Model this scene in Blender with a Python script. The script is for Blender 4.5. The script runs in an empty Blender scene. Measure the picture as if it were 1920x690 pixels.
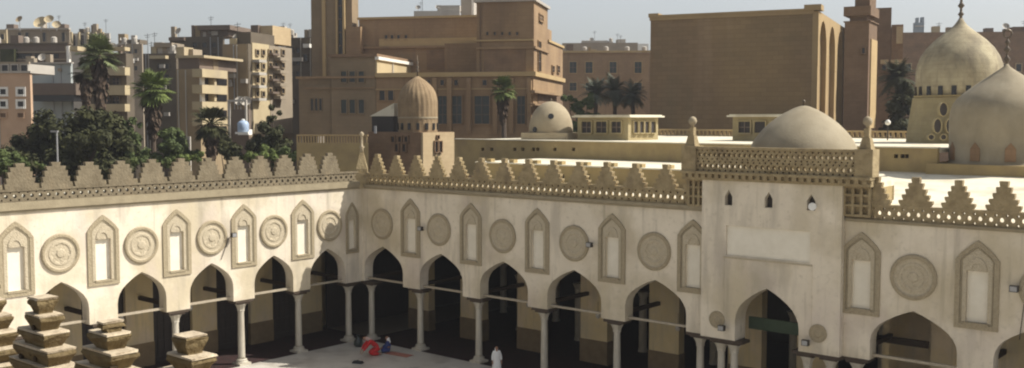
import bpy, bmesh, math, random
from mathutils import Vector, Matrix
from mathutils.geometry import tessellate_polygon
random.seed(7)
scene = bpy.context.scene
COL = scene.collection
R_ = math.radians

# ------------------------------------------------------------------ survey of the place
F, PIT, TH, CX, CY, H = 1887.9, .0654, .866, -9.8269, 65.8099, 14.6
cp, sp, ct, st = math.cos(PIT), math.sin(PIT), math.cos(TH), math.sin(TH)
def ray(x, y):
    u = (x-960)/F; v = (345-y)/F
    return (u, cp+v*sp, v*cp-sp)
def P(x, y, Y):
    r = ray(x, y); t = Y/r[1]
    return Vector((r[0]*t, Y, H+r[2]*t))
def Lw(s, off, z): return Vector((CX-ct*s-st*off, CY-st*s+ct*off, z))
def Rw(t, off, z): return Vector((CX+st*t+ct*off, CY-ct*t+st*off, z))
ROT_R = TH-math.pi/2
ROT_L = TH

# ------------------------------------------------------------------ materials
MATS = {}
def mat(name, col, col2=None, scale=1.2, detail=6, contrast=1.0, rough=.9, bump=.15, bscale=14, coords='pos', stretch=(1, 1, 1),
        brick=None, carve=None, metallic=0, stains=None, courses=None, emit=None, grime=None):
    m = bpy.data.materials.new(name); m.use_nodes = True
    nt = m.node_tree; N = nt.nodes; K = nt.links
    b = N['Principled BSDF']; b.inputs['Roughness'].default_value = rough; b.inputs['Metallic'].default_value = metallic
    if 'Specular IOR Level' in b.inputs: b.inputs['Specular IOR Level'].default_value = .3 if rough > .6 else .5
    if coords == 'pos':
        g = N.new('ShaderNodeNewGeometry'); src = g.outputs['Position']
    else:
        g = N.new('ShaderNodeTexCoord'); src = g.outputs['Object']
    mp = N.new('ShaderNodeMapping'); mp.inputs['Scale'].default_value = stretch; K.new(src, mp.inputs['Vector'])
    vec = mp.outputs['Vector']
    c2 = col2 or tuple(c*.72 for c in col)
    n1 = N.new('ShaderNodeTexNoise'); n1.inputs['Scale'].default_value = scale; n1.inputs['Detail'].default_value = detail
    n1.inputs['Roughness'].default_value = .62; K.new(vec, n1.inputs['Vector'])
    r1 = N.new('ShaderNodeMapRange'); r1.inputs['From Min'].default_value = .5-.22/contrast; r1.inputs['From Max'].default_value = .5+.22/contrast
    K.new(n1.outputs['Fac'], r1.inputs['Value'])
    mx = N.new('ShaderNodeMix'); mx.data_type = 'RGBA'
    mx.inputs[6].default_value = (*col, 1); mx.inputs[7].default_value = (*c2, 1); K.new(r1.outputs['Result'], mx.inputs[0])
    out = mx.outputs[2]
    def mult(o, fac_socket, c, amount):
        q = N.new('ShaderNodeMix'); q.data_type = 'RGBA'; K.new(o, q.inputs[6]); q.inputs[7].default_value = (*c, 1)
        mm = N.new('ShaderNodeMath'); mm.operation = 'MULTIPLY'; mm.inputs[1].default_value = amount; K.new(fac_socket, mm.inputs[0])
        K.new(mm.outputs[0], q.inputs[0]); return q.outputs[2]
    if stains:
        for (c, sc, thr, amt, stv) in stains:
            mp2 = N.new('ShaderNodeMapping'); mp2.inputs['Scale'].default_value = stv; K.new(src, mp2.inputs['Vector'])
            n2 = N.new('ShaderNodeTexNoise'); n2.inputs['Scale'].default_value = sc; n2.inputs['Detail'].default_value = 5
            K.new(mp2.outputs[0], n2.inputs['Vector'])
            r2 = N.new('ShaderNodeMapRange'); r2.inputs['From Min'].default_value = thr; r2.inputs['From Max'].default_value = thr+.16
            K.new(n2.outputs['Fac'], r2.inputs['Value']); out = mult(out, r2.outputs['Result'], c, amt)
    hgt = None
    if brick or courses:
        tc = N.new('ShaderNodeTexCoord'); sx = N.new('ShaderNodeSeparateXYZ'); K.new(tc.outputs['Object'], sx.inputs[0])
        ad = N.new('ShaderNodeMath'); ad.operation = 'ADD'; K.new(sx.outputs['X'], ad.inputs[0]); K.new(sx.outputs['Y'], ad.inputs[1])
        cb = N.new('ShaderNodeCombineXYZ'); K.new(ad.outputs[0], cb.inputs['X']); K.new(sx.outputs['Z'], cb.inputs['Y'])
        bw, bh, amt = brick or courses
        bt = N.new('ShaderNodeTexBrick'); bt.inputs['Scale'].default_value = 1; bt.inputs['Brick Width'].default_value = bw
        bt.inputs['Row Height'].default_value = bh; bt.inputs['Mortar Size'].default_value = .04*bh; bt.inputs['Bias'].default_value = 0
        bt.inputs['Color1'].default_value = (1, 1, 1, 1); bt.inputs['Color2'].default_value = (.78, .76, .74, 1); bt.inputs['Mortar'].default_value = (.55, .52, .5, 1)
        K.new(cb.outputs[0], bt.inputs['Vector'])
        q = N.new('ShaderNodeMix'); q.data_type = 'RGBA'; q.blend_type = 'MULTIPLY'; q.inputs[0].default_value = amt
        K.new(out, q.inputs[6]); K.new(bt.outputs['Color'], q.inputs[7]); out = q.outputs[2]
    if carve:
        v = N.new('ShaderNodeTexVoronoi'); v.inputs['Scale'].default_value = carve; K.new(src, v.inputs['Vector'])
        hgt = v.outputs['Distance']
        q = mult(out, v.outputs['Distance'], tuple(c*.6 for c in c2), .45); out = q
    K.new(out, b.inputs['Base Color'])
    if bump:
        nb = N.new('ShaderNodeTexNoise'); nb.inputs['Scale'].default_value = bscale; nb.inputs['Detail'].default_value = 5; K.new(vec, nb.inputs['Vector'])
        bp = N.new('ShaderNodeBump'); bp.inputs['Strength'].default_value = bump*2; bp.inputs['Distance'].default_value = .05
        K.new(nb.outputs['Fac'], bp.inputs['Height'])
        if hgt:
            bp2 = N.new('ShaderNodeBump'); bp2.inputs['Strength'].default_value = .4; bp2.inputs['Distance'].default_value = .05
            K.new(hgt, bp2.inputs['Height']); K.new(bp.outputs[0], bp2.inputs['Normal']); K.new(bp2.outputs[0], b.inputs['Normal'])
        else: K.new(bp.outputs[0], b.inputs['Normal'])
    MATS[name] = m; return m
STN = [((.44, .37, .24), .30, .46, .62, (1, 1, 1)), ((.50, .42, .38), .5, .52, .4, (1, 1, .6)), ((.34, .30, .24), 1.1, .53, .5, (1, 1, .18)), ((.30, .26, .19), 3.2, .58, .55, (1, 1, .07)), ((.40, .35, .26), 4, .57, .4, (1, 1, 1))]
mat('plaster', (.70, .625, .50), (.60, .53, .415), scale=.6, bump=.12, bscale=6, stains=STN)
mat('panel_plaster', (.74, .69, .58), (.66, .61, .5), scale=2, bump=.06)
mat('frame_stone', (.40, .335, .225), (.32, .265, .175), scale=5, carve=12, bump=.15)
mat('inner_stone', (.52, .45, .33), (.44, .375, .265), scale=3, carve=14, bump=.12)
mat('cresting', (0.356, 0.281, 0.159), (0.227, 0.173, 0.092), scale=2.2, contrast=1.3, bump=.5, bscale=9, stains=[((.16, .12, .075), 1.6, .55, .55, (1, 1, .5))])
mat('cresting_pale', (0.197, 0.163, 0.107), (0.133, 0.107, 0.068), scale=2.2, contrast=1.3, bump=.4, bscale=9, stains=[((.24, .19, .12), 1.3, .55, .5, (1, 1, .5))])
mat('cornice', (0.320, 0.270, 0.180), (0.240, 0.200, 0.130), scale=2, bump=.2)
mat('roof_white', (0.688, 0.641, 0.511), (0.585, 0.531, 0.402), scale=.5, bump=.1, stains=[((.42, .36, .26), .5, .5, .5, (1, 1, 1)), ((.3, .26, .2), 1.7, .58, .5, (1, 1, 1))])
mat('roof_wall', (0.400, 0.302, 0.144), (0.300, 0.226, 0.109), scale=.9, bump=.2, stains=[((.22, .16, .1), .7, .52, .5, (1, 1, .5))])
mat('column_marble', (.50, .46, .38), (.38, .34, .27), scale=4, rough=.5, bump=.05, stretch=(1, 1, .4))
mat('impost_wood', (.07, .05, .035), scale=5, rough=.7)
mat('interior_dark', (.030, .021, .016), (.016, .011, .009), scale=6, rough=.6, stretch=(1, 1, .2))  # near-black; the dark of interiors and openings put into the colour
mat('beam_wood', (.045, .03, .02), scale=6, rough=.7)
mat('tie_paint', (.42, .36, .27), scale=5, rough=.7)
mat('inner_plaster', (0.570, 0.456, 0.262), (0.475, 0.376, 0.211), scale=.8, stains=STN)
mat('dado', (.19, .14, .08), (.13, .095, .055), scale=2)
mat('ceiling_wood', (.05, .035, .022), scale=3)
mat('carpet', (.035, .014, .013), (.02, .011, .01), scale=2.2, contrast=1.5, bump=.2, stretch=(1, 1, 1))
mat('marble_floor', (.56, .53, .47), (.43, .40, .35), scale=.5, rough=.5, bump=.02, stains=[((.25, .22, .18), .6, .5, .5, (1, 1, 1))])
mat('ground_dust', (.22, .18, .13), (.15, .12, .085), scale=.08)
mat('green_board', (.055, .08, .05), scale=4)
mat('dome_stone', (.45, .395, .265), (.27, .225, .145), scale=.5, contrast=1.5, bump=.3, stains=[((.20, .17, .12), .9, .48, .6, (1, 1, .35)), ((.17, .14, .10), 2.6, .55, .5, (1, 1, .12))], courses=(.7, .3, .45))
mat('dome_plaster', (0.333, 0.287, 0.205), (0.247, 0.207, 0.139), scale=.45, contrast=1.3, bump=.15, stains=[((.17, .145, .10), .6, .5, .45, (1, 1, .6)), ((.38, .34, .25), 1.4, .58, .35, (1, 1, .25))])
mat('tomb_stone', (0.306, 0.223, 0.130), (0.212, 0.148, 0.084), scale=1.2, contrast=1.2, bump=.3, courses=(.5, .26, .4))
mat('dome_pale', (0.356, 0.299, 0.205), (0.286, 0.233, 0.153), scale=1, bump=.15, courses=(.6, .28, .2))
mat('drum_yellow', (0.396, 0.326, 0.180), (0.297, 0.243, 0.130), scale=.8, bump=.2, courses=(.7, .3, .3), stains=[((.3, .25, .17), .8, .54, .5, (1, 1, .4))])
mat('ochre_stone', (0.322, 0.218, 0.121), (0.253, 0.167, 0.091), scale=.22, contrast=1.4, bump=.1, courses=(1.1, .45, .4), stains=[((.18, .115, .07), .2, .49, .45, (1, 1, .4)), ((.15, .10, .065), .9, .56, .45, (1, 1, .08))])
mat('ochre_light', (0.440, 0.323, 0.162), (0.370, 0.265, 0.135), scale=.3, bump=.1, courses=(1.1, .45, .2))
mat('tower_stone', (0.260, 0.194, 0.119), (0.200, 0.150, 0.092), scale=.3, courses=(1, .45, .3))
mat('hall_stone', (.295, .205, .100), (.225, .160, .082), scale=.10, contrast=1.5, detail=9, courses=(1.2, .5, .5), stains=[((.19, .125, .08), .09, .47, .45, (1, 1, .5)), ((.20, .17, .10), .2, .52, .4, (1, 1, .3)), ((.33, .24, .15), .5, .58, .4, (1, 1, .12))])
mat('hall_trim', (0.360, 0.262, 0.130), (0.297, 0.210, 0.107), scale=.4)
mat('brick_dark', (0.190, 0.124, 0.077), (0.138, 0.090, 0.055), scale=.6, brick=(.6, .25, .5))
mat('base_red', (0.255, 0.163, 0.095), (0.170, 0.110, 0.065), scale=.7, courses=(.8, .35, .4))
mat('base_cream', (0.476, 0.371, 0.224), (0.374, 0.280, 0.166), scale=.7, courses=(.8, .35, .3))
mat('glass_dark', (.02, .02, .022), scale=3, rough=.25, bump=0)
mat('glass_teal', (0.024, 0.034, 0.032), scale=3, rough=.3, bump=0)
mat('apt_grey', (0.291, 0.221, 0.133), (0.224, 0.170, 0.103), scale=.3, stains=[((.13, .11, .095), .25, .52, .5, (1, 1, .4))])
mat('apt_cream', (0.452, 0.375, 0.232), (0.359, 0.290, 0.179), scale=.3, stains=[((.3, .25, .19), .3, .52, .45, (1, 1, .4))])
mat('apt_orange', (.52, .36, .24), (.44, .3, .2), scale=.5, stains=[((.3, .22, .16), .4, .54, .4, (1, 1, .4))])
mat('apt_brown', (.17, .13, .10), (.125, .095, .075), scale=.4)
mat('apt_dark', (0.132, 0.108, 0.077), (0.094, 0.075, 0.054), scale=.4)
mat('apt_pale', (.42, .39, .34), (.34, .31, .27), scale=.4)
mat('apt_blue', (.36, .39, .38), (.29, .32, .31), scale=.5)
mat('apt_lilac', (0.314, 0.261, 0.192), (0.237, 0.196, 0.145), scale=.4)
mat('white_paint', (.78, .76, .70), (.68, .66, .6), scale=3, rough=.6)
mat('far_blue', (.20, .25, .29), scale=.1)
mat('metal_dark', (.05, .045, .04), rough=.5, metallic=.4, scale=6)
mat('metal_grey', (.35, .35, .35), rough=.5, metallic=.2, scale=6)
mat('bronze', (.13, .10, .07), rough=.5, metallic=.5, scale=6)
mat('leaf_dark', (0.043, 0.045, 0.012), (0.020, 0.022, 0.006), scale=.7, contrast=1.5, bump=0, rough=.8)
mat('leaf_mid', (0.086, 0.112, 0.031), (0.040, 0.056, 0.016), scale=.7, contrast=1.5, bump=0, rough=.8)
mat('leaf_light', (0.130, 0.165, 0.038), (0.060, 0.082, 0.021), scale=.8, contrast=1.5, bump=0, rough=.8)
mat('palm_leaf', (0.162, 0.189, 0.073), (0.081, 0.101, 0.039), scale=.9, contrast=1.5, bump=0, rough=.6)
mat('palm_grey', (.11, .125, .085), (.055, .065, .045), scale=.9, contrast=1.5, bump=0, rough=.7)
mat('palm_skirt', (.10, .068, .045), (.04, .028, .02), scale=3, contrast=1.5, bump=.4)
mat('bark', (.12, .09, .065), (.06, .045, .035), scale=3, bump=.5)
mat('skin', (.36, .2, .13), scale=8, bump=0)
mat('cloth_red', (.55, .03, .03), (.4, .02, .025), scale=6)
mat('cloth_blue', (.04, .06, .2), scale=6)
mat('cloth_white', (.8, .79, .76), (.68, .67, .65), scale=6)
mat('cloth_pink', (.55, .4, .36), scale=6)
mat('cloth_dark', (.03, .03, .035), scale=6)
mat('mat_orange', (.42, .17, .12), (.3, .13, .1), scale=5)
mat('tank_blue', (.35, .45, .6), scale=5, rough=.5)

# ------------------------------------------------------------------ mesh helpers
class MB:
    def __init__(s): s.v = []; s.f = []
    def add(s, vs, fs):
        o = len(s.v); s.v += [tuple(v) for v in vs]; s.f += [tuple(i+o for i in f) for f in fs]; return s
    def box(s, x0, y0, z0, x1, y1, z1, taper=0):
        t = taper
        return s.add([(x0, y0, z0), (x1, y0, z0), (x1, y1, z0), (x0, y1, z0), (x0+t, y0+t, z1), (x1-t, y0+t, z1), (x1-t, y1-t, z1), (x0+t, y1-t, z1)],
                     [(3, 2, 1, 0), (4, 5, 6, 7), (0, 1, 5, 4), (1, 2, 6, 5), (2, 3, 7, 6), (3, 0, 4, 7)])
    def lathe(s, prof, n=24, cx=0, cy=0, z0=0, cap=True, sx=1, sy=1):
        vs = []; fs = []
        for (r, z) in prof:
            for i in range(n):
                a = 2*math.pi*i/n; vs.append((cx+r*math.cos(a)*sx, cy+r*math.sin(a)*sy, z0+z))
        for j in range(len(prof)-1):
            for i in range(n):
                k = (i+1) % n; fs.append((j*n+i, j*n+k, (j+1)*n+k, (j+1)*n+i))
        if cap:
            fs.append(tuple(reversed(range(n)))); fs.append(tuple(range((len(prof)-1)*n, len(prof)*n)))
        return s.add(vs, fs)
    def tube(s, p0, p1, r0, r1=None, n=6):
        r1 = r0 if r1 is None else r1; p0 = Vector(p0); p1 = Vector(p1); d = (p1-p0).normalized()
        a = d.orthogonal().normalized(); b = d.cross(a); vs = []
        for p, r in ((p0, r0), (p1, r1)):
            for i in range(n):
                t = 2*math.pi*i/n; vs.append(p+(a*math.cos(t)+b*math.sin(t))*r)
        fs = [(i, (i+1) % n, n+(i+1) % n, n+i) for i in range(n)]+[tuple(reversed(range(n))), tuple(range(n, 2*n))]
        return s.add(vs, fs)
    def prism(s, loops, y0, y1):
        """polygon (outer loop, then holes) in the x-z plane extruded from y0 (front) to y1"""
        pts = [Vector((x, z, 0)) for l in loops for (x, z) in l]
        tris = tessellate_polygon([[Vector((x, z, 0)) for (x, z) in l] for l in loops])
        n = len(pts); vs = [(p.x, y0, p.y) for p in pts]+[(p.x, y1, p.y) for p in pts]; fs = []
        for t in tris:
            a, b, c = (pts[i] for i in t)
            if (b-a).cross(c-a).z < 0: t = (t[0], t[2], t[1])
            fs.append((t[0], t[1], t[2])); fs.append((t[2]+n, t[1]+n, t[0]+n))
        o = 0
        for li, l in enumerate(loops):
            m = len(l); area = sum(l[i][0]*l[(i+1) % m][1]-l[(i+1) % m][0]*l[i][1] for i in range(m))
            ccw = area > 0
            if li > 0: ccw = not ccw
            for i in range(m):
                a, b = o+i, o+(i+1) % m
                fs.append((a, a+n, b+n, b) if ccw else (b, b+n, a+n, a))
            o += m
        return s.add(vs, fs)
    def build(s, name, material, parent=None, smooth=False, loc=None, rot=0):
        me = bpy.data.meshes.new(name); me.from_pydata(s.v, [], s.f); me.update()
        bm = bmesh.new(); bm.from_mesh(me); bmesh.ops.recalc_face_normals(bm, faces=bm.faces); bm.to_mesh(me); bm.free()
        if smooth:
            me.polygons.foreach_set('use_smooth', [True]*len(me.polygons))
        me.materials.append(MATS[material] if isinstance(material, str) else material)
        o = bpy.data.objects.new(name, me); COL.objects.link(o)
        if parent: o.parent = parent
        if loc is not None: o.location = loc
        if rot: o.rotation_euler = (0, 0, rot)
        return o
def tag(o, label=None, cat=None, group=None, kind=None):
    if label: o['label'] = label
    if cat: o['category'] = cat
    if group: o['group'] = group
    if kind: o['kind'] = kind
    return o
def empty(name, loc, rot=0, label=None, cat=None, group=None):
    o = bpy.data.objects.new(name, None); COL.objects.link(o); o.location = loc; o.rotation_euler = (0, 0, rot)
    o.empty_display_size = .3
    return tag(o, label, cat, group)
def children(o, table={}):
    return [c for c in bpy.data.objects if c.parent is o]
def copy_tree(o, parent, loc=None):
    kids = children(o)
    c = o.copy(); COL.objects.link(c); c.parent = parent
    if loc is not None: c.location = loc
    for k in kids: copy_tree(k, c)
    return c

# ------------------------------------------------------------------ the mosque court
def keel(cx, hw, zs, za):
    d = za-zs
    pr = [(1, 0), (1, .36), (.975, .47), (.91, .575), (.80, .675), (.64, .765), (.45, .85), (.24, .93), (0, 1)]
    left = [(cx-hw*a, zs+d*b) for a, b in pr]; right = [(cx+hw*a, zs+d*b) for a, b in reversed(pr[:-1])]
    return left+right           # from left spring over the apex to the right spring
def win_outline(hw, z0, z1, inset=0):
    h = hw-inset; zt = z1-inset*1.25; zs = z1-.82-inset*.1
    return [(-h, z0+inset), (h, z0+inset), (h, zs), (h*.80, zs+.30*(zt-zs)), (h*.5, zs+.60*(zt-zs)), (h*.2, zs+.87*(zt-zs)), (0, zt),
            (-h*.2, zs+.87*(zt-zs)), (-h*.5, zs+.60*(zt-zs)), (-h*.80, zs+.30*(zt-zs)), (-h, zs)]
ZS, ZA, ZT, TW = 3.9, 6.32, 10.06, .75
def blind_window(root, x, sc=1.0, z0=5.88, z1=9.57):
    hw = .86*sc
    o = MB().prism([win_outline(hw, z0, z1), win_outline(hw, z0, z1, .20*sc)], -.07, .02).build('blind_window', 'frame_stone', root, loc=(x, 0, 0))
    rim = MB().prism([win_outline(hw, z0, z1, .22*sc), win_outline(hw, z0, z1, .27*sc)], -.045, .02)
    rim.build('inner_moulding', 'cornice', o)
    pw = .42*sc; zp0, zp1 = z0+.28, z0+2.42*(z1-z0)/3.69
    hole = [(-pw, zp0), (pw, zp0), (pw, zp1), (-pw, zp1)]
    MB().prism([win_outline(hw, z0, z1, .275*sc), hole], -.02, .02).build('spandrel', 'inner_stone', o)
    a = MB()                       # little scalloped hood above the panel
    prof = [(-pw*.9, zp1+.04)]+[(pw*.9*math.cos(t), zp1+.04+.52*math.sin(t)) for t in [math.pi*(1-i/10) for i in range(1, 10)]]+[(pw*.9, zp1+.04)]
    inn = [(x_*.62, (z_-zp1)*.62+zp1) for x_, z_ in prof]
    a.prism([prof[:]+list(reversed(inn))], -.06, -.015)
    a.lathe([(.07, 0), (.07, .02)], 10)
    a2 = MB(); a2.prism([prof[:]+list(reversed(inn))], -.06, -.015); a2.build('hood', 'inner_stone', o)
    MB().box(-pw-.05, .16, zp0-.05, pw+.05, .2, zp1+.05).build('panel', 'panel_plaster', o)
    MB().box(-pw-.06, -.10, zp0-.10, pw+.06, -.02, zp0-.01).build('sill', 'frame_stone', o)
    return hole
def roundel(root, x, z=7.79, r=.97):
    m = MB(); prof = [(r, .0), (r, .07), (r-.05, .09), (r-.16, .09), (r-.2, .045), (r*.66, .045), (r*.62, .075), (r*.52, .075), (r*.48, .035), (r*.25, .05), (r*.2, .09), (.02, .1)]
    n = 36; vs = []; fs = []
    for (q, h) in prof:
        for i in range(n):
            a = 2*math.pi*i/n; k = 1
            if abs(q-r*.48) < .01 or abs(q-r*.25) < .01: k = 1+.12*math.cos(8*a)
            vs.append((q*k*math.cos(a), -h, q*k*math.sin(a)))
    for j in range(len(prof)-1):
        for i in range(n): fs.append((j*n+i, j*n+(i+1) % n, (j+1)*n+(i+1) % n, (j+1)*n+i))
    fs.append(tuple(range((len(prof)-1)*n, len(prof)*n))); m.add(vs, fs)
    o = m.build('roundel', 'inner_stone', root, loc=(x, 0, z))
    m = MB(); vs = []; fs = []
    for (q, h) in [(r+.02, 0), (r+.02, .085), (r-.03, .12), (r-.13, .12), (r-.17, .06)]:
        for i in range(n): a = 2*math.pi*i/n; vs.append((q*math.cos(a), -h, q*math.sin(a)))
    for j in range(4):
        for i in range(n): fs.append((j*n+i, j*n+(i+1) % n, (j+1)*n+(i+1) % n, (j+1)*n+i))
    m.add(vs, fs).build('rim', 'frame_stone', o)
MERL = {}
def merlon_mesh(name, h=1.22, hw=.62, th=.26, tiers=5, material='cresting', seed=0, broad=False):
    rng = random.Random(seed); m = MB(); dz = h/tiers
    if broad:
        pr = [(.74, 0), (.78, .10), (.78, .2), (.66, .21), (.70, .42), (.56, .43), (.61, .66), (.45, .67), (.49, .84), (.19, .85), (.23, 1.0)]
        top = [(w+rng.uniform(-.015, .015), z*h) for w, z in pr]
        m.prism([top+[(-w+rng.uniform(-.015, .015), z*h) for w, z in reversed(pr)]], -th/2, th/2)
        return m.build('merlon', material)
    pts = []
    for i in range(tiers):
        w = hw*(1-i/(tiers-.15))+.06; z = i*dz
        nx = hw*(1-(i+1)/(tiers-.15))+.06
        pts += [(w*.88+rng.uniform(-.01, .01), z), (w, z+dz*.55), (w+rng.uniform(-.015, .01), z+dz*(.96+rng.uniform(-.04, .04)))]
    top = [(p[0], p[1]) for p in pts]
    left = [(-x+rng.uniform(-.01, .01), z) for x, z in reversed(top)]
    m.prism([top+left], -th/2, th/2)
    me = m.build('merlon', material)
    return me
def lattice(m, x0, x1, z0, z1, y0, y1, p=.42):
    n = max(1, round((x1-x0)/p)); p = (x1-x0)/n; h = z1-z0
    rows = [(z0, z0+h*.26, .30, .5), (z0+h*.26, z0+h*.76, .36, 0), (z0+h*.76, z1, .30, .5)]
    for (a, b, rr, sh) in rows:
        hh = b-a; r = min(p*rr*(1 if sh == 0 else .55), hh*.40); zc = (a+b)/2
        for i in range(-1 if sh else 0, n):
            xa = x0+(i+sh)*p; xb = xa+p; xa2 = max(xa, x0); xb2 = min(xb, x1)
            if xb2-xa2 < p*.9:
                if xb2-xa2 > .02: m.box(xa2, y0, a, xb2, y1, b)
                continue
            xc = (xa+xb)/2; k = 8
            ring = [(xc+r*math.cos(2*math.pi*(j+.5)/k), zc+r*math.sin(2*math.pi*(j+.5)/k)) for j in range(k)]
            # outer rectangle points matching the ring
            outer = []
            for j in range(k):
                ca, sa = math.cos(2*math.pi*(j+.5)/k), math.sin(2*math.pi*(j+.5)/k)
                q = 1/max(abs(ca), abs(sa)); outer.append((xc+(xb-xa)/2*ca*q, zc+hh/2*sa*q))
            # snap to corners so that the cells close
            cor = {0: (xb, b), 1: (xb, b), 2: (xa, b), 3: (xa, b), 4: (xa, a), 5: (xa, a), 6: (xb, a), 7: (xb, a)}
            outer = [(xb, zc+hh*.2), (xc+p*.2, b), (xc-p*.2, b), (xa, zc+hh*.2), (xa, zc-hh*.2), (xc-p*.2, a), (xc+p*.2, a), (xb, zc-hh*.2)]
            cn = [(0, 1, (xb, b)), (2, 3, (xa, b)), (4, 5, (xa, a)), (6, 7, (xb, a))]
            vs = [(x, y0, z) for x, z in ring]+[(x, y0, z) for x, z in outer]+[(c[2][0], y0, c[2][1]) for c in cn]
            nv = len(vs); vs += [(x, y1, z) for x, _, z in vs]; fs = []
            for j in range(k):
                q = (j+1) % k; fs.append((j, q, k+q, k+j)); fs.append((nv+j, nv+k+j, nv+k+q, nv+q)); fs.append((j, nv+j, nv+q, q))
            for ci, c in enumerate(cn):
                fs.append((k+c[0], k+c[1], 2*k+ci)); fs.append((nv+k+c[0], nv+2*k+ci, nv+k+c[1]))
            m.add(vs, fs)
    m.box(x0, y0, z1-.004, x1, y1, z1+.0)
    return m
def column(root, x, proto, y=.37):
    if proto[0] is None:
        s = MB().lathe([(.225, .34), (.21, .5), (.20, 1.6), (.18, 3.12), (.185, 3.2)], 18).build('column', 'column_marble', root, smooth=True, loc=(x, y, 0))
        MB().box(-.40, -.40, 0, .40, .40, .12).lathe([(.37, .12), (.37, .18), (.31, .23), (.33, .29), (.27, .345)], 18).build('column_base', 'column_marble', s)
        MB().lathe([(.185, 3.18), (.23, 3.22), (.21, 3.28), (.25, 3.42), (.32, 3.56), (.36, 3.60), (.36, 3.66)], 8).build('capital', 'column_marble', s)
        MB().box(-.40, -.36, 3.655, .40, .36, 3.75).box(-.62, -.40, 3.75, .62, .40, 3.895).build('impost_block', 'impost_wood', s)
        proto[0] = s
    else: copy_tree(proto[0], root, (x, y, 0))

def arcade(root, x0, x1, arches, hw, wins, rounds, cols, extra_holes=(), corner_win=None, flip=False, beams=True):
    """facade in the root's x-z plane: arches = centres"""
    outer = [(x0, ZS)]
    for c in arches: outer += keel(c, hw, ZS, ZA)
    outer += [(x1, ZS), (x1, ZT), (x0, ZT)]
    holes = []
    for w in wins:
        holes.append([(x+w, z) for x, z in blind_window(root, w)])
    if corner_win is not None:
        blind_window(root, corner_win, .62, 5.82, 9.15)
        hh = .42*.62; holes.append([(corner_win-hh, 6.10), (corner_win+hh, 6.10), (corner_win+hh, 5.82+2.42*3.33/3.69), (corner_win-hh, 5.82+2.42*3.33/3.69)])
    MB().prism([outer]+[list(h) for h in holes]+list(extra_holes), 0, TW).build('arcade_wall', 'plaster', root)
    for r in rounds: roundel(root, r)
    proto = [None]
    for c in cols: column(root, c, proto)

# ---- sunlit arcade (left)
Lroot = empty('arcade', Lw(0, 0, 0), ROT_L, 'long sunlit white arcade along the left side of the courtyard, tan carved windows and roundels', 'arcade')
l_arch = [-2.9, -7.05, -11.35, -15.65, -20.05, -24.35, -28.65]
l_cols = [-.94, -5.0, -9.2, -13.5, -17.85, -22.2, -26.5, -30.8]
arcade(Lroot, -31.6, TW, sorted(l_arch), 1.42, [-4.87, -9.16, -13.53, -17.8, -22.25, -26.5], [-2.76, -7.04, -11.31, -15.66, -20.06, -24.36, -28.65], l_cols, corner_win=-.89)
# ---- shaded arcade (right)
Rroot = empty('arcade', Rw(0, 0, 0), ROT_R, 'long shaded arcade across the middle and right, either side of the domed portal', 'arcade')
arcade(Rroot, 0, 25.55, [1.98, 7.17, 12.25, 17.33, 22.54], 1.84, [4.56, 9.70, 14.78, 19.85, 24.72], [1.95, 7.06, 12.21, 17.37, 22.48], [.42, 5.0, 9.98, 14.99, 19.96, 25.0])
def arcade_more(root, x0, x1, arches, hw, wins, rounds, cols):
    outer = [(x0, ZS)]
    for c in arches: outer += keel(c, hw, ZS, ZA)
    outer += [(x1, ZS), (x1, ZT), (x0, ZT)]
    holes = [[(x+w, z) for x, z in blind_window(root, w)] for w in wins]
    MB().prism([outer]+holes, 0, TW).build('arcade_wall', 'plaster', root)
    for r in rounds: roundel(root, r)
    pr = [None]
    for c in cols: column(root, c, pr)
arcade_more(Rroot, 32.45, 47, [35.52, 40.62, 45.0], 1.84, [33.22, 38.07, 43.0], [35.5, 40.65], [33.0, 38.05, 42.8])

def parapet(root, name, x0, x1, z0, z1, zc0, proto, start, step, end, y=.10, th=.22, skip=(), material='cresting', cornice=True):
    if cornice:
        MB().box(x0, -.10, zc0, x1, TW*.6, zc0+.10).box(x0, -.17, zc0+.10, x1, TW*.6, z0-.045).build('cornice', 'cornice', root)
    m = MB(); lattice(m, x0, x1, z0, z1, y-th/2, y+th/2)
    m.box(x0, y-th/2-.05, z0-.045, x1, y+th/2+.05, z0-.003)
    m.box(x0, y-th/2-.04, z1+.003, x1, y+th/2+.04, z1+.11)
    p = m.build('parapet', material, root)
    x = start; i = 0
    while x <= end:
        if not any(abs(x-s) < .3 for s in skip):
            c = proto[i % len(proto)].copy(); COL.objects.link(c); c.parent = p; c.location = (x+random.uniform(-.02, .02), y, z1+.112)
            c.scale = (random.uniform(.96, 1.04), 1, random.uniform(.97, 1.03))
        x += step; i += 1
    return p
pA = [merlon_mesh('m', seed=i) for i in range(3)]
pB = [merlon_mesh('m', seed=i+5, material='cresting_pale', broad=True) for i in range(3)]
parapet(Lroot, 'parapet', -31.6, -.3, 10.55, 11.03, 10.02, pB, -.9-1.75*17, 1.75, -1.9, material='cresting_pale')
MB().box(-31.6, 5.7, 10.70, -.2, 5.95, 11.0).build('rear_parapet', 'cresting_pale', Lroot)
rp = children(Lroot)[-1]
x = -.6-1.75*17
i = 0
while x < -1:
    c = pB[i % 3].copy(); COL.objects.link(c); c.parent = rp; c.location = (x, 5.82, 11.0); x += 1.75; i += 1
MB().box(-31.6, TW, 10.55, 0, 5.7, 10.72).build('roof', 'roof_white', Lroot)
parapet(Rroot, 'parapet', .3, 25.5, 10.32, 10.94, 10.02, pA, 1.45, 1.80, 25.3)
parapet(Rroot, 'parapet', 32.5, 47, 10.20, 10.72, 10.02, pA, 33.75, 1.745, 46.5)
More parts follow.
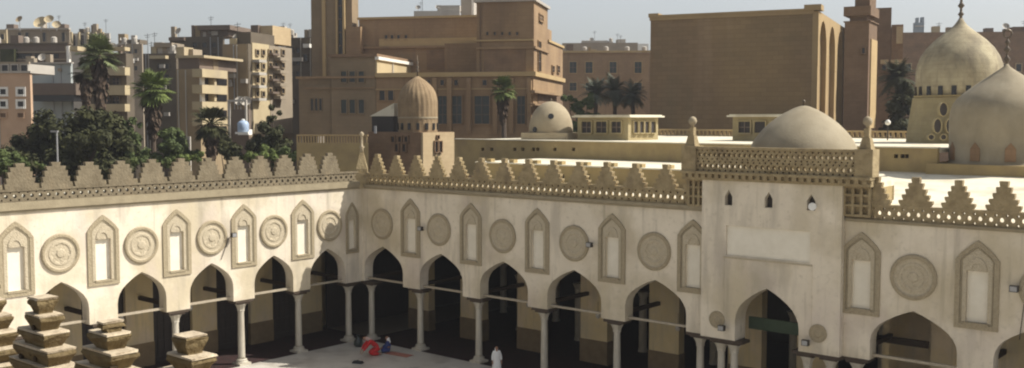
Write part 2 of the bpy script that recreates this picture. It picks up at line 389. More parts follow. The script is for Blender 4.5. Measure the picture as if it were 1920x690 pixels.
# corner pinnacle standing on the meeting of both parapets
cpn = empty('corner_pinnacle', Lw(-.05, .05, 10.3), R_(5), 'tall tapering brown pinnacle with a pale stalk where the two courtyard parapets meet', 'pinnacle')
MB().box(-.42, -.42, -.25, .42, .42, .75).box(-.36, -.36, .75, .36, .36, 1.0).box(-.36, -.36, 1.0, .36, .36, 2.05, .24).build('shaft', 'cresting', cpn)
MB().lathe([(.13, 2.05), (.11, 2.3), (.18, 2.42), (.08, 2.5), (.06, 3.05), (.12, 3.15), (.16, 3.26), (.11, 3.36), (.02, 3.42)], 10).build('finial', 'dome_pale', cpn, smooth=True)

# ---- behind the arches
def inside(root, x0, x1, piers, pw, off, deep, screens, label):
    for px_ in piers:
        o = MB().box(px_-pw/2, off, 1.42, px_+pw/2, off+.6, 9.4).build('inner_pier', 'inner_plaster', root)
        MB().box(px_-pw/2-.03, off-.03, 0.02, px_+pw/2+.03, off+.63, 1.42).build('dado', 'dado', o)
    for cx_ in piers[:]: pass
    MB().box(x0, TW, 9.4, x1, deep, 9.6).build('ceiling', 'ceiling_wood', root)
    MB().box(x0, deep, 0, x1, deep+.3, 9.6).build('rear_wall', 'interior_dark' if not screens else 'inner_plaster', root)  # without screens the rear wall is near-black, hall shade put into its colour
    if screens:
        ps = sorted(piers)
        for a, b in zip(ps[:-1], ps[1:]):
            xa, xb = a+pw/2, b-pw/2
            if xb-xa < .3: continue
            m = MB().box(xa, off+.3, 0.02, xb, off+.38, 9.4)
            n = 6
            for k in range(n+1):
                xx = xa+(xb-xa)*k/n; m.box(xx-.04, off+.25, .02, xx+.04, off+.3, 9.4)
            for k in range(9): m.box(xa, off+.265, .3+k*1.0, xb, off+.3, .37+k*1.0)
            m.build('shade_screen', 'interior_dark', root)  # screen added so the opening between the piers reads dark
l_piers = [c-.02 for c in l_cols]
inside(Lroot, -31.6, TW, l_piers, 1.72, 4.15, 5.65, True, '')
r_piers = [.6, 5.55, 10.5, 15.45, 20.3, 25.3, 29.2, 33.9, 38.4, 43.2]
inside(Rroot, -5.65, 47, r_piers, 1.95, 4.5, 17, False, '')
MB().box(-5.95, TW, 0, -5.65, 17.3, 9.6).build('end_wall', 'inner_plaster', Rroot)
MB().box(47, TW, 0, 47.3, 17.3, 9.6).build('end_wall', 'inner_plaster', Rroot)
MB().box(-4.5, .5, 0.02, -4.35, 17, 9.39).build('shade_screen', 'interior_dark', Rroot)  # added to darken the corner behind the first arches
MB().box(-31.9, 0, 0, -31.6, 5.95, 9.6).build('end_wall', 'inner_plaster', Lroot)
MB().box(47, 0, 0, 47.3, TW-.002, 10.1).build('end_wall', 'plaster', Rroot)
for z_, xs in ((0, l_cols),): pass
for c in l_cols:
    MB().box(c-.11, .7, 4.02, c+.11, 4.16, 4.24).build('cross_beam', 'beam_wood', Lroot)
for c in [.42, 5.0, 9.98, 14.99, 19.96, 25.0, 33.0, 38.05, 42.8]:
    MB().box(c-.11, .7, 4.05, c+.11, 4.5, 4.27).build('cross_beam', 'beam_wood', Rroot)
def tie(root, a, b): MB().box(a, .30, 4.02, b, .42, 4.14).build('tie_beam', 'tie_paint', root)
for c in l_arch: tie(Lroot, c-1.5, c+1.5)
for c in [1.98, 7.17, 12.25, 17.33, 22.54, 35.52, 40.62]: tie(Rroot, c-1.9, c+1.9)
for k in range(9):
    xx = 1.0+k*5.0
    for yy in (9, 13):
        MB().lathe([(.3, 0), (.25, .3), (.24, 3.4), (.4, 3.8)], 10, xx, yy).build('inner_column', 'column_marble', Rroot)
# a framed opening of the prayer hall seen under the right-hand arch
MB().box(32.6, 4.5, 0, 37.6, 4.9, 9.4).build('inner_wall', 'inner_plaster', Rroot)

# ---- the portal
Pt = empty('portal', Rw(0, 0, 0), ROT_R, 'tall white entrance portal with three small niches and pierced parapet under the shallow dome', 'portal')
PJ = -.38
outer = [(25.42, ZS)]+keel(28.9, 1.62, ZS, 6.62)+[(32.45, ZS), (32.45, 11.6), (25.42, 11.6)]
nich = []
for c in (26.85, 28.92, 31.0):
    nich.append([(c-.2, 10.42), (c+.2, 10.42), (c+.2, 10.85), (c+.11, 11.0), (c, 11.16), (c-.11, 11.0), (c-.2, 10.85)])
pan = [(26.75, 8.02), (31.0, 8.02), (31.0, 9.45), (26.75, 9.45)]
MB().prism([outer]+nich+[pan], PJ, TW-.05).build('portal_wall', 'plaster', Pt)
MB().box(26.7, PJ+.10, 7.95, 31.05, PJ+.2, 9.5).build('recessed_panel', 'panel_plaster', Pt)
MB().box(26.62, PJ-.05, 7.88, 31.12, PJ-.002, 7.95).build('panel_ledge', 'inner_stone', Pt)
for a, b in ((26.62, 26.68), (31.06, 31.12)):
    MB().box(a, PJ-.03, 4.9 if a > 30 else 5.2, b, PJ-.002, 7.88).build('moulding', 'plaster', Pt)
for c in (26.85, 28.92, 31.0): MB().box(c-.24, PJ+.30, 10.38, c+.24, PJ+.34, 11.2).build('niche_back', 'interior_dark', Pt)
for c, z in ((26.32, 4.82), (31.45, 4.85)):
    n = 24; o = MB(); vs = []; fs = []
    for (q, h) in [(.42, 0), (.42, .05), (.36, .06), (.33, .03), (.2, .03), (.15, .06), (.01, .06)]:
        for i in range(n): a = 2*math.pi*i/n; vs.append((c+q*math.cos(a), PJ-h, z+q*math.sin(a)))
    for j in range(6):
        for i in range(n): fs.append((j*n+i, j*n+(i+1) % n, (j+1)*n+(i+1) % n, (j+1)*n+i))
    o.add(vs, fs).build('boss', 'frame_stone', Pt)
pp = [None]
for c in (26.35, 27.05, 30.8, 31.9): column(Pt, c, pp, y=.05)
MB().box(25.42, PJ-.02, 3.76, 27.3, TW-.1, 3.9).build('impost_beam', 'impost_wood', Pt)
MB().box(30.5, PJ-.02, 3.76, 32.45, TW-.1, 3.9).build('impost_beam', 'impost_wood', Pt)
m = MB(); x0, x1 = 24.35, 33.75
m.box(x0, PJ-.12, 11.6, x1, PJ+.55, 11.72)
k = 0; xx = x0+.05
while xx < x1-.2:
    m.box(xx, PJ-.22, 11.72, xx+.19, PJ+.55, 11.90); xx += .36
m.box(x0, PJ-.05, 11.72, x1, PJ+.55, 11.90).box(x0-.03, PJ-.26, 11.90, x1+.03, PJ+.58, 12.02)
m.build('portal_cornice', 'cresting', Pt)
m = MB(); lattice(m, x0+.55, x1-.55, 12.02, 12.56, PJ-.05, PJ+.25, p=.30); lattice(m, x0+.55, x1-.55, 12.56, 13.1, PJ-.05, PJ+.25, p=.27)
m.box(x0+.5, PJ-.1, 13.1, x1-.5, PJ+.25, 13.22).build('pierced_parapet', 'cresting', Pt)
for c in (24.72, 33.42):
    q = MB().box(c-.4, PJ-.15, 12.02, c+.4, PJ+.62, 13.24).box(c-.27, PJ-.03, 13.24, c+.27, PJ+.45, 13.75, .1).box(c-.12, PJ+.1, 13.7, c+.12, PJ+.34, 14.15).build('corner_post', 'cresting', Pt)
    MB().lathe([(.06, 14.1), (.08, 14.25), (.18, 14.34), (.21, 14.46), (.16, 14.6), (.04, 14.68)], 12, c, PJ+.22).build('ball_finial', 'dome_pale', q, smooth=True)
# lattice panels flanking the portal top
for a, b in ((24.55, 25.40), (32.47, 33.6)):
    m = MB()
    for k in range(4):
        xx = a+(b-a)*k/3; m.box(xx-.06, -.22, 10.25, xx+.06, -.02, 11.6)
    for z in (10.25, 10.7, 11.15, 11.5): m.box(a-.06, -.2, z, b+.06, -.04, z+.1)
    m.build('side_grille', 'cresting', Pt)
    MB().box(a-.1, .0, 10.2, b+.1, .3, 11.58).build('side_pier', 'cresting', Pt)
MB().box(27.2, 1.2, 4.25, 31.2, 1.32, 4.85).build('green_board', 'green_board', Pt)
MB().box(25.42, TW, 11.3, 32.45, 6, 11.58).build('portal_roof', 'roof_white', Pt)
MB().box(25.42, TW, 9.65, 25.75, 6, 11.3).box(32.12, TW, 9.65, 32.45, 6, 11.3).box(25.42, 5.7, 9.65, 32.45, 6, 11.3).build('portal_side', 'roof_wall', Pt)

def dome_prof(r, h, n=16, point=.12, flat=1.0):
    pr = []
    for i in range(n+1):
        a = math.pi/2*i/n; rr = r*math.cos(a)**flat
        z = h*(1-point)*math.sin(a)
        if i > n*.6: z += h*point*((i/n-.6)/.4)**1.6
        pr.append((max(rr, .01), z))
    return pr
# portal dome: its own thing, on the portal roof
pd = empty('dome', Rw(29.0, 3.1, 0), ROT_R, 'broad shallow pale dome rising behind the pierced portal parapet', 'dome')
MB().lathe([(2.75, 11.59), (2.75, 12.5), (2.58, 12.8)]+[(2.58*r, 12.8+2.42*z) for r, z in [(.99, .08), (.965, .18), (.92, .28), (.85, .39), (.755, .51), (.64, .63), (.51, .74), (.37, .84), (.23, .92), (.10, .98), (.004, 1.0)]], 48).build('shell', 'dome_plaster', pd, smooth=True)
MB().lathe([(.08, 15.2), (.05, 15.35), (.09, 15.42), (.02, 15.5)], 8).build('tip', 'bronze', pd, smooth=True)

# ---- roofs of the prayer hall
roofs = empty('prayer_hall_roof', Rw(0, 0, 0), ROT_R, 'wide flat whitewashed roofs with brown raised walls behind the shaded arcade', 'roof')
MB().box(0, TW, 10.2, 25.4, 8, 10.35).build('low_roof', 'roof_white', roofs)
o = MB().add([(25.4, .8, 9.75), (60, .8, 9.75), (60, 16, 11.0), (25.4, 16, 11.0), (25.4, .8, 10.15), (60, .8, 10.15), (60, 16, 11.45), (25.4, 16, 11.45)],
         [(3, 2, 1, 0), (4, 5, 6, 7), (0, 1, 5, 4), (1, 2, 6, 5), (2, 3, 7, 6), (3, 0, 4, 7)]).build('sloping_roof', 'roof_white', roofs)
o.location.z = 0
LINTEL = True
holes = []
for k, xx in enumerate([9.2, 11.05, 12.95, 14.9, 17.0, 18.7]):
    pass
ws = [(1055, 333), (1103, 333), (1150, 338), (1255, 337)]
def Rloc(x, y, off):
    r = ray(x, y); n = (-ct, -st); d0 = (CX*n[0]+CY*n[1])-off
    t = d0/(r[0]*n[0]+r[1]*n[1]); X, Y = r[0]*t, r[1]*t
    return (X-CX)*st+(Y-CY)*-ct, H+r[2]*t
la, lz = Rloc(1646, 634, 4.4); lb, _ = Rloc(1741, 640, 4.4)
MB().box(la, 4.36, lz-.16, lb, 4.49, lz+.16).build('lintel', 'beam_wood', Rroot)
holes = []
for (x, y) in ws:
    a, z = Rloc(x, y, 8); w = .13 if x < 1120 else .24
    holes.append([(a-w, z-.22), (a+w, z-.22), (a+w, z+.22), (a-w, z+.22)])
m = MB().prism([[(2.9, 10.35), (25.2, 10.35), (25.2, 11.5), (2.9, 11.5)]]+holes, 8, 8.35)
w1 = m.build('raised_wall', 'roof_wall', roofs)
MB().box(2.9, 8.30, 10.36, 25.2, 8.34, 11.3).build('wall_core', 'interior_dark', w1)
MB().box(2.8, 7.9, 11.5, 25.4, 15.9, 11.58).build('upper_roof', 'roof_white', roofs)
for k in range(9):
    a = 3.9+k*2.05
    MB().box(a-.22, 8.1, 11.58, a+.22, 8.5, 11.80).build('roof_block', 'roof_wall', roofs)
# second raised wall
holes = []
for x in (905, 922, 965, 980, 1000, 1008, 1040, 1075):
    a, z = Rloc(x, 280, 16); holes.append([(a-.16, z-.13), (a+.16, z-.13), (a+.16, z+.13), (a-.16, z+.13)])
for x in (1680, 1692, 1700):
    a, z = Rloc(x, 293, 16); holes.append([(a-.12, z-.12), (a+.12, z-.12), (a+.12, z+.12), (a-.12, z+.12)])
m = MB().prism([[(-6.9, 10), (31.3, 10), (31.3, 12.86), (-6.9, 12.86)]]+holes, 16, 16.4)
w2 = m.build('raised_wall', 'roof_wall', roofs)
MB().box(-6.8, 16.3, 11, 31.2, 16.36, 12.7).build('wall_core', 'interior_dark', w2)
MB().box(-6.9, 16.402, 12.6, 31.3, 44, 12.84).box(-6.9, 15.93, 12.862, 31.3, 16.5, 12.93).build('upper_roof', 'roof_white', roofs)
MB().box(31.3, 15.9, 10, 60, 16.6, 11.9).build('far_wall', 'roof_wall', roofs)
MB().box(31.3, 16.6, 10, 60, 44, 11.75).build('far_roof', 'roof_white', roofs)
m = MB(); xx = -6.9
while xx < 31:
    m.box(xx, 43.6, 12.84, xx+.22, 43.8, 13.35); xx += .45
m.box(-6.9, 43.5, 13.35, 31.3, 43.9, 13.5).box(-6.9, 43.5, 12.845, 31.3, 43.58, 12.95)
m.build('balustrade', 'ochre_light', roofs)

# ------------------------------------------------------------------ generic buildings
class Bld:
    def __init__(s, name, label, cat, xc, Yc, xl, xr, ytop, rot, body, part='wall', z0=0, roof=None, group=None, over=0, yb=None):
        r = R_(rot); s.r = r; c = P(xc, ytop, Yc); s.c = c; s.h = c.z; s.z0 = z0
        s.root = empty(name, (c.x, c.y, 0), r, label, cat, group)
        tl = ray(xl, ytop); tl = tl[0]/tl[1]; s.w = (c.x-tl*c.y)/(math.cos(r)-tl*math.sin(r))
        tr = ray(xr, ytop); tr = tr[0]/tr[1]; den = math.sin(r)+tr*math.cos(r)
        s.d = abs((c.x-tr*c.y)/den) if xr > xc else 10
        if s.d > 60: s.d = 60
        s.body = MB().box(-s.w, 0, z0, 0, s.d, s.h).build(part, body, s.root)
        if roof:
            m = MB().box(-s.w-over, -over, s.h, over, s.d+over, s.h+.25); m.build('roof_slab', roof, s.root)
    def fr(s, x, y, off=0):       # picture -> front face (local x, z); off = distance in front
        r = ray(x, y); n = Vector((math.sin(s.r), -math.cos(s.r))); q = Vector((s.c.x, s.c.y))+n*off
        t = q.dot(n)/(r[0]*n.x+r[1]*n.y); X, Y = r[0]*t-s.c.x, r[1]*t-s.c.y
        return X*math.cos(s.r)+Y*math.sin(s.r), H+r[2]*t
    def sd(s, x, y, off=0):       # picture -> right face (local y, z)
        r = ray(x, y); n = Vector((math.cos(s.r), math.sin(s.r))); q = Vector((s.c.x, s.c.y))+n*off
        t = q.dot(n)/(r[0]*n.x+r[1]*n.y); X, Y = r[0]*t-s.c.x, r[1]*t-s.c.y
        return -X*math.sin(s.r)+Y*math.cos(s.r), H+r[2]*t
    def win(s, x0, y0, x1, y1, face='f', frame=None, pane='glass_dark', off=0, fw=.12):
        if face == 'f':
            a, zt = s.fr(x0, y0, off); b, _ = s.fr(x1, y0, off); _, zb = s.fr((x0+x1)/2, y1, off); _, zt = s.fr((x0+x1)/2, y0, off)
        else:
            a, zt = s.sd(x0, y0, off); b, _ = s.sd(x1, y0, off); _, zb = s.sd((x0+x1)/2, y1, off); _, zt = s.sd((x0+x1)/2, y0, off)
        return s.window(a, b, zb, zt, face, frame, pane, off, fw)
    def window(s, a, b, zb, zt, face='f', frame=None, pane='glass_dark', off=0, fw=.12):
        def bx(m, u0, u1, z0, z1, d0, d1):
            if face == 'f': m.box(u0, -off-d1, z0, u1, -off-d0, z1)
            else: m.box(off+d0, u0, z0, off+d1, u1, z1)
        m = MB()
        bx(m, a-fw, a, zb-fw, zt+fw, 0.002, .16); bx(m, b, b+fw, zb-fw, zt+fw, .002, .16)
        bx(m, a, b, zt, zt+fw, .002, .16); bx(m, a-fw*.3, b+fw*.3, zb-fw, zb, .002, .24)
        w = m.build('window', frame or s.body.data.materials[0], s.root)
        m = MB(); bx(m, a, b, zb, zt, .004, .03)
        if b-a > .9:
            k_ = max(2, round((b-a)/.8))
            bars = MB()
            for q_ in range(1, k_): bx(bars, a+(b-a)*q_/k_-.04, a+(b-a)*q_/k_+.04, zb, zt, .031, .09)
            for q_ in range(1, max(2, round((zt-zb)/1.3))): zz_ = zb+(zt-zb)*q_/max(2, round((zt-zb)/1.3)); bx(bars, a, b, zz_-.04, zz_+.04, .0315, .085)
            bars.build('glazing_bars', 'apt_brown', w)
        p = m.build('pane', pane, w)
        return w
    def box(s, name, x0, y0, x1, y1, material, d0=0, d1=1, face='f', off=0):
        if d1 <= 0 or d1 > .45: off = off+d1; d0, d1 = d0-d1, 0
        if face == 'f':
            a, zt = s.fr(x0, y0, off); b, _ = s.fr(x1, y0, off); _, zb = s.fr((x0+x1)/2, y1, off); _, zt = s.fr((x0+x1)/2, y0, off)
            return MB().box(a, -off-d1, zb, b, -off-d0, zt).build(name, material, s.root)
        a, zt = s.sd(x0, y0, off); b, _ = s.sd(x1, y0, off); _, zb = s.sd((x0+x1)/2, y1, off); _, zt = s.sd((x0+x1)/2, y0, off)
        return MB().box(off+d0, a, zb, off+d1, b, zt).build(name, material, s.root)

# ---- windowless stone hall at the right
hall = Bld('stone_hall', 'huge windowless brown stone hall with pillared lit side, right of centre', 'building', 1524, 110, 1220, 1588, 26, -25, 'hall_stone')
hw_, hd = hall.w, hall.d
MB().box(-hw_-.1, -.12, hall.h, .1, hd, hall.h+.35).box(-hw_-.15, -.2, hall.h+.35, .15, .3, hall.h+.6).build('coping', 'hall_trim', hall.root)
MB().box(-.9, -.22, hall.h+.4, .9, 1.8, hall.h+1.0).build('corner_block', 'hall_trim', hall.root)
MB().box(-hw_-.2, -.25, hall.h+.36, -hw_+1.0, 1.5, hall.h+.8).build('corner_block', 'hall_trim', hall.root)
n = 5; loops = []
top = hall.h+.3; sp_ = hd/4.0; yy = .4
outer = [(.0, hall.h-5.6)]
for k in range(4):
    c = sp_*(k+.5); w = sp_*.5-1.0
    outer += [(c-w-.0, hall.h-5.6)]+[(c+w*math.cos(a), hall.h-3.6+w*1.15*math.sin(a)) for a in [math.pi*(1-i/8) for i in range(9)]]+[(c+w, hall.h-5.6)]
outer += [(hd, hall.h-5.6), (hd, top), (0, top)]
fz = MB().prism([outer], 0, 1.6)
fz.v = [(.62-y*.385, x, z) for (x, y, z) in fz.v]
fz.build('arched_frieze', 'hall_trim', hall.root)
for k in range(5):
    c = sp_*k; MB().box(.003, max(c-.9, .01), 0, .60, c+1.1, hall.h-5.6).build('pillar', 'hall_trim', hall.root)
# brick tower beside the hall
bt = Bld('brick_tower', 'dark brick tower beside the windowless hall, upper stage narrower', 'tower', 1630, 98, 1584, 1645, 38, -30, 'brick_dark', z0=0)
h = bt.h
MB().box(-bt.w+.4, .3, h, -.3, bt.d-.2, h+.5).box(-bt.w-.1, -.15, h+.5, .15, bt.d+.1, h+1.4).box(-bt.w+.8, .6, h+1.4, -.1, bt.d-.3, h+9).build('upper_stage', 'brick_dark', bt.root)
MB().box(-bt.w-.1, -.15, h-.1, .15, bt.d+.1, h+.004).build('ledge', 'brick_dark', bt.root)
bt.box('lit_edge_strip', 1632, 75, 1643, 240, 'ochre_light', .004, .12, 's')  # pale strip, sunlight on the tower's right side put into the colour
bt.win(1617, 90, 1622, 100)
# block behind the tower
bb = Bld('stone_block', 'brown stepped stone block peeking out right of the brick tower', 'building', 1672, 125, 1600, 1673, 14, -20, 'brick_dark')
b2 = MB(); a, z = bb.fr(1672, 46); b_, _ = bb.fr(1681, 46)
e = bb.box('lower_wing', 1672, 46, 1694, 245, 'base_red', -9, 0)
bb.box('pale_panel', 1681, 50, 1693, 82, 'base_cream', .004, .3)  # sunlit strip painted on as a paler panel
bb.box('pale_panel', 1651, 112, 1666, 120, 'base_cream', .004, .3)
bb.box('pale_panel', 1670, 112, 1692, 120, 'base_cream', .004, .3)
for x in (1654, 1668, 1685): bb.win(x, 122, x+7, 132)
# long range along the right skyline
rg = Bld('long_range', 'long low brown building along the far right skyline behind the domes', 'building', 2040, 170, 1688, 2041, 58, -6, 'base_red')
rg.box('roof_box', 1695, 66, 1716, 75, 'brick_dark', -6, -1)
rg.box('roof_box', 1900, 50, 1922, 66, 'brick_dark', -6, -1)
for x in (1698, 1722, 1880, 1905, 1935, 1965): rg.win(x, 120, x+10, 134, frame='base_cream')
# distant blue tower
fb = Bld('distant_tower', 'tiny blue-grey distant tower block with notched top on the right skyline', 'tower', 1733, 420, 1715, 1736, 42, -10, 'far_blue')
fb.box('turret', 1719, 33, 1723, 42, 'far_blue', -3, 0); fb.box('turret', 1728, 32, 1733, 42, 'far_blue', -3, 0)
fb.box('band', 1716, 48, 1732, 50, 'apt_pale', .05, .4)

# ---- building with windows between (middle)
mb_ = Bld('office_block', 'plain tan block with a row of square windows behind the date palms', 'building', 1222, 185, 1050, 1223, 99, -4, 'ochre_stone')
for x in (1068, 1098, 1143, 1190): mb_.win(x, 116, x+13, 137, frame='ochre_light', pane='glass_teal')
for x in (1068, 1098, 1143, 1190): mb_.win(x, 155, x+13, 170, frame='ochre_light', pane='glass_teal')
mb_.box('coping', 1050, 95, 1224, 99, 'ochre_light', -.3, .4)
fr2 = Bld('pale_rooftop_block', 'pale grey long rooftop showing above the tan window block', 'building', 1196, 250, 1054, 1200, 80, -4, 'apt_lilac')
fr2.box('roof_step', 1090, 76, 1140, 80, 'apt_pale', -4, -1); fr2.box('white_wall', 1196, 82, 1216, 97, 'white_paint', -2, 0)
fr3 = Bld('far_rooftops', 'pale stepped rooftops showing above the stone college, left of its chimney', 'building', 862, 240, 776, 863, 20, -4, 'apt_pale')
fr3.box('roof_step', 820, 10, 862, 20, 'apt_pale', -6, -.5)

# ---- the stone college with its tower
cg = Bld('stone_college', 'large ochre stone college building with stepped blocks and lit right side, upper centre', 'building', 1000, 122.8, 705, 1055, 140, -12, 'ochre_stone')
c2 = cg
def cbox(name, x0, y0, x1, y1, material, back, front, off=0): return cg.box(name, x0, y0, x1, y1, material, -back, front, off=off)
d1, _ = cg.sd(1027, 60); d2, _ = cg.sd(1055, 100)
aL, zT = cg.fr(892, 4); aM, zM = cg.fr(673, 37, -14); _, z140 = cg.fr(900, 139); _, z90 = cg.fr(900, 90)
MB().box(aL, 0.4, z140, -.01, d1, zT).build('tall_block', 'ochre_stone', cg.root)
MB().box(aL-.3, 0.1, zT, .3, d1+.3, zT+.35).build('coping', 'apt_pale', cg.root)
MB().box(aM, 14, z140-.2, aL+3, 15+d2, zM).build('long_block', 'ochre_stone', cg.root)
MB().box(aM-.2, 13.75, zM, aL+2.5, 15.6, zM+.3).build('coping', 'ochre_light', cg.root)
_, z82 = cg.sd(1040, 84)
MB().box(-14, d1+.002, z140, -.01, cg.d, z82).build('rear_block', 'ochre_stone', cg.root)
MB().box(-14, d1+.01, z82, .2, cg.d+.2, z82+.3).build('coping', 'ochre_light', cg.root)
MB().box(-cg.w, -.35, z140-.3, .35, cg.d+.3, z140+.25).build('string_course', 'ochre_light', cg.root)
MB().box(aL, .1, z90-.15, .25, d1, z90+.15).build('string_course', 'ochre_stone', cg.root)
_, z90b = cg.fr(800, 88, -14)
MB().box(aM, 13.6, z90b-.15, aL, 13.998, z90b+.15).build('string_course', 'ochre_stone', cg.root)
MB().box(aM+3, 13.8, z90b+.16, aL-.2, 13.997, z90b+1.2).build('pale_band', 'ochre_light', cg.root)
for x0, y0, x1, y1 in ((712, 170, 722, 188), (728, 170, 738, 188)): cg.win(x0, y0, x1, y1)
for x in (905, 930, 955): cg.win(x, 150, x+8, 160, fw=.08)
for x in (800, 826, 852): cg.win(x, 150, x+7, 160, fw=.08)
for x in (912, 926, 940, 954, 968): cg.win(x, 60, x+4, 66, fw=.06, off=-.4)
cg.box('string_course', 892, 74, 1000, 77, 'ochre_light', .004, .2, off=-.4)
cg.box('string_course', 705, 166, 1000, 168, 'ochre_light', .004, .15)
cg.box('stain_gutter', 770, 141, 774, 246, 'base_red', .004, .15); cg.box('drain_pipe', 900, 10, 902, 138, 'brick_dark', .004, .15, off=-.4)
# lit side details
cg.win(1008, 78, 1013, 134, 's', pane='glass_dark'); cg.win(1010, 28, 1017, 40, 's', pane='ochre_stone')
cg.win(1034, 124, 1038, 136, 's'); cg.win(1044, 124, 1048, 136, 's')
cg.box('side_recess', 1008, 176, 1054, 196, 'brick_dark', .004, .1, 's')
cg.box('side_ledge', 1003, 173, 1055, 177, 'ochre_stone', .1, .9, 's')
cg.box('side_ledge', 1003, 196, 1055, 199, 'ochre_stone', .1, .9, 's')
# upper small windows, pilasters, tall openings
for x in (724, 735, 747, 761):
    cg.win(x-2, 66, x+3, 74, off=-14)
for x0, x1 in ((793, 806), (822, 838), (848, 866), (890, 918), (970, 985)):
    cg.win(x0, 180, x1, 232, pane='glass_teal', frame='ochre_stone')
    MB()
for x in (778, 814, 842, 878, 928, 958, 992):
    cg.box('pilaster', x-4, 146, x+4, 250, 'ochre_stone', .004, .5)
cg.box('pipe', 862, 80, 866, 138, 'apt_pale', .004, .2, off=-14)
cg.box('upper_panel', 908, 92, 985, 136, 'base_red', .004, .12, off=-.4)
cg.box('upper_panel', 800, 94, 858, 130, 'base_red', .004, .12, off=-14)
cg.box('roof_chimney', 864, -8, 889, 34, 'apt_pale', -5, 1, off=-18)
cg.box('chimney_edge', 884, -8, 888.5, 34, 'white_paint', 1.004, 1.1, off=-18)
# front wing with lit side
wg = Bld('college_wing', 'projecting lower college wing with triple windows and a bright lit upper side', 'building', 704, 127, 620, 768, 106, -12, 'tower_stone')
MB().box(-wg.w-.3, -.3, wg.h, .3, wg.d, wg.h+.35).build('coping', 'base_red', wg.root)
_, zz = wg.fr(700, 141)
MB().box(.01, 0, zz, .2, wg.d, wg.h-.4).build('lit_wall', 'apt_cream', wg.root)  # paler overlay on the stone body, the side's sunlight put into the colour
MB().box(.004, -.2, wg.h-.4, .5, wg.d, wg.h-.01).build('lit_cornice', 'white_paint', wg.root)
MB().box(.22, wg.d*.42, zz, .3, wg.d*.44, wg.h-.5).build('down_pipe', 'apt_pale', wg.root)
for x in (640, 656, 673): wg.win(x, 134, x+10, 154, pane='glass_teal', frame='tower_stone')
for x in (640, 656, 673): wg.win(x, 187, x+10, 212, pane='glass_teal', frame='tower_stone')
lw = wg.box('low_wing', 560, 146, 620, 255, 'tower_stone', -14, -.3)
for x in (583, 591, 599): wg.win(x, 185, x+5, 207, off=-.3, pane='glass_dark', fw=.08)
wg.box('string_course', 556, 143, 704, 147, 'ochre_stone', .004, .3)
wg.box('string_course', 570, 164, 704, 166, 'ochre_stone', .004, .2)
# tower
tw = Bld('stone_tower', 'tall square stone tower split by a dark vertical slot, cut by the top edge', 'tower', 659, 142, 604, 671, -70, -12, 'tower_stone', z0=6)
tw.body.data.materials[0] = MATS['tower_stone']
tw.box('slot', 631, -60, 641, 101, 'glass_dark', .004, .08)
tw.box('left_shaft', 582, -70, 604, 145, 'tower_stone', -5, -.6)
tw.box('slot_rib', 628, -60, 631, 101, 'ochre_light', .004, .5); tw.box('slot_rib', 641, -60, 645, 101, 'ochre_light', .004, .5)
tw.box('corner_rib', 604, -60, 610, 143, 'ochre_light', .004, .3)
for y in (10, 35, 60, 85): tw.box('slot_bar', 631, y, 641, y+2, 'brick_dark', .081, .2)
tw.box('stepped_base', 648, 50, 676, 108, 'ochre_stone', -4, .8)

# ---- domed tomb behind the corner
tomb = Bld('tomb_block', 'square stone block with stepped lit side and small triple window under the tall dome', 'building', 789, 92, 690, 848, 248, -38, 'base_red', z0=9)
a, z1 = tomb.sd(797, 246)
MB().box(.002, 0.02, 9, .25, tomb.d, tomb.h-.03).build('lit_face', 'base_cream', tomb.root)  # cream facing carries the sunlit side of the reddish block in its colour
tomb.win(814, 265, 819, 285, 's', off=.25, fw=.07); tomb.win(822, 265, 827, 285, 's', off=.25, fw=.07); tomb.win(818, 254, 822, 260, 's', off=.25, fw=.05)
for x in (735, 748, 760): tomb.win(x, 256, x+6, 266, pane='interior_dark')
for x in (742, 756): tomb.win(x, 270, x+6, 284, pane='interior_dark')
td = P(783.5, 245, 95)
tdm = empty('dome', (td.x, td.y, 0), 0, 'tall cylindrical stone dome with pointed top and ring of slits, left of centre', 'dome')
rr = 36.5/F*95; zb = td.z
ap = P(783.5, 142, 95).z; zc = P(783, 186, 95).z
zc = P(783, 196, 95).z
prof = [(rr, zb-1)]+[(max(rr*a, .02), zc+(ap-zc)*b) for a, b in [(1, 0), (.995, .12), (.965, .27), (.90, .42), (.79, .56), (.65, .68), (.48, .79), (.30, .88), (.14, .95), (.05, .985), (.01, 1)]]
mm = MB(); n = 96; vs = []; fs = []
for j, (q, zz) in enumerate(prof):
    for i in range(n):
        a = 2*math.pi*i/n; k = 1+(.022*math.cos(24*a+(zz-zb)*1.2) if zz > zb+1.2 else 0); vs.append((q*k*math.cos(a), q*k*math.sin(a), zz))
for j in range(len(prof)-1):
    for i in range(n): fs.append((j*n+i, j*n+(i+1) % n, (j+1)*n+(i+1) % n, (j+1)*n+i))
mm.add(vs, fs).build('shell', 'tomb_stone', tdm, smooth=True)
MB().lathe([(rr+.05, P(783, 222, 95).z), (rr+.05, P(783, 219, 95).z)], 40).build('band', 'dome_pale', tdm)
for k in range(14):
    a = 2*math.pi*k/14+.1; m = MB().box(-.13, -.1, 0, .13, .08, .62)
    o = m.build('slit', 'glass_dark', tdm, loc=((rr+.0)*math.sin(a), -(rr+.0)*math.cos(a), P(783, 243, 95).z), rot=a)
MB().lathe([(.1, ap-.1), (.07, ap+.3), (.17, ap+.45), (.06, ap+.6), (.14, ap+.85), (.05, ap+1.0), (.12, ap+1.25), (.03, ap+1.4), (.02, ap+1.9)], 8).build('finial', 'bronze', tdm, smooth=True)
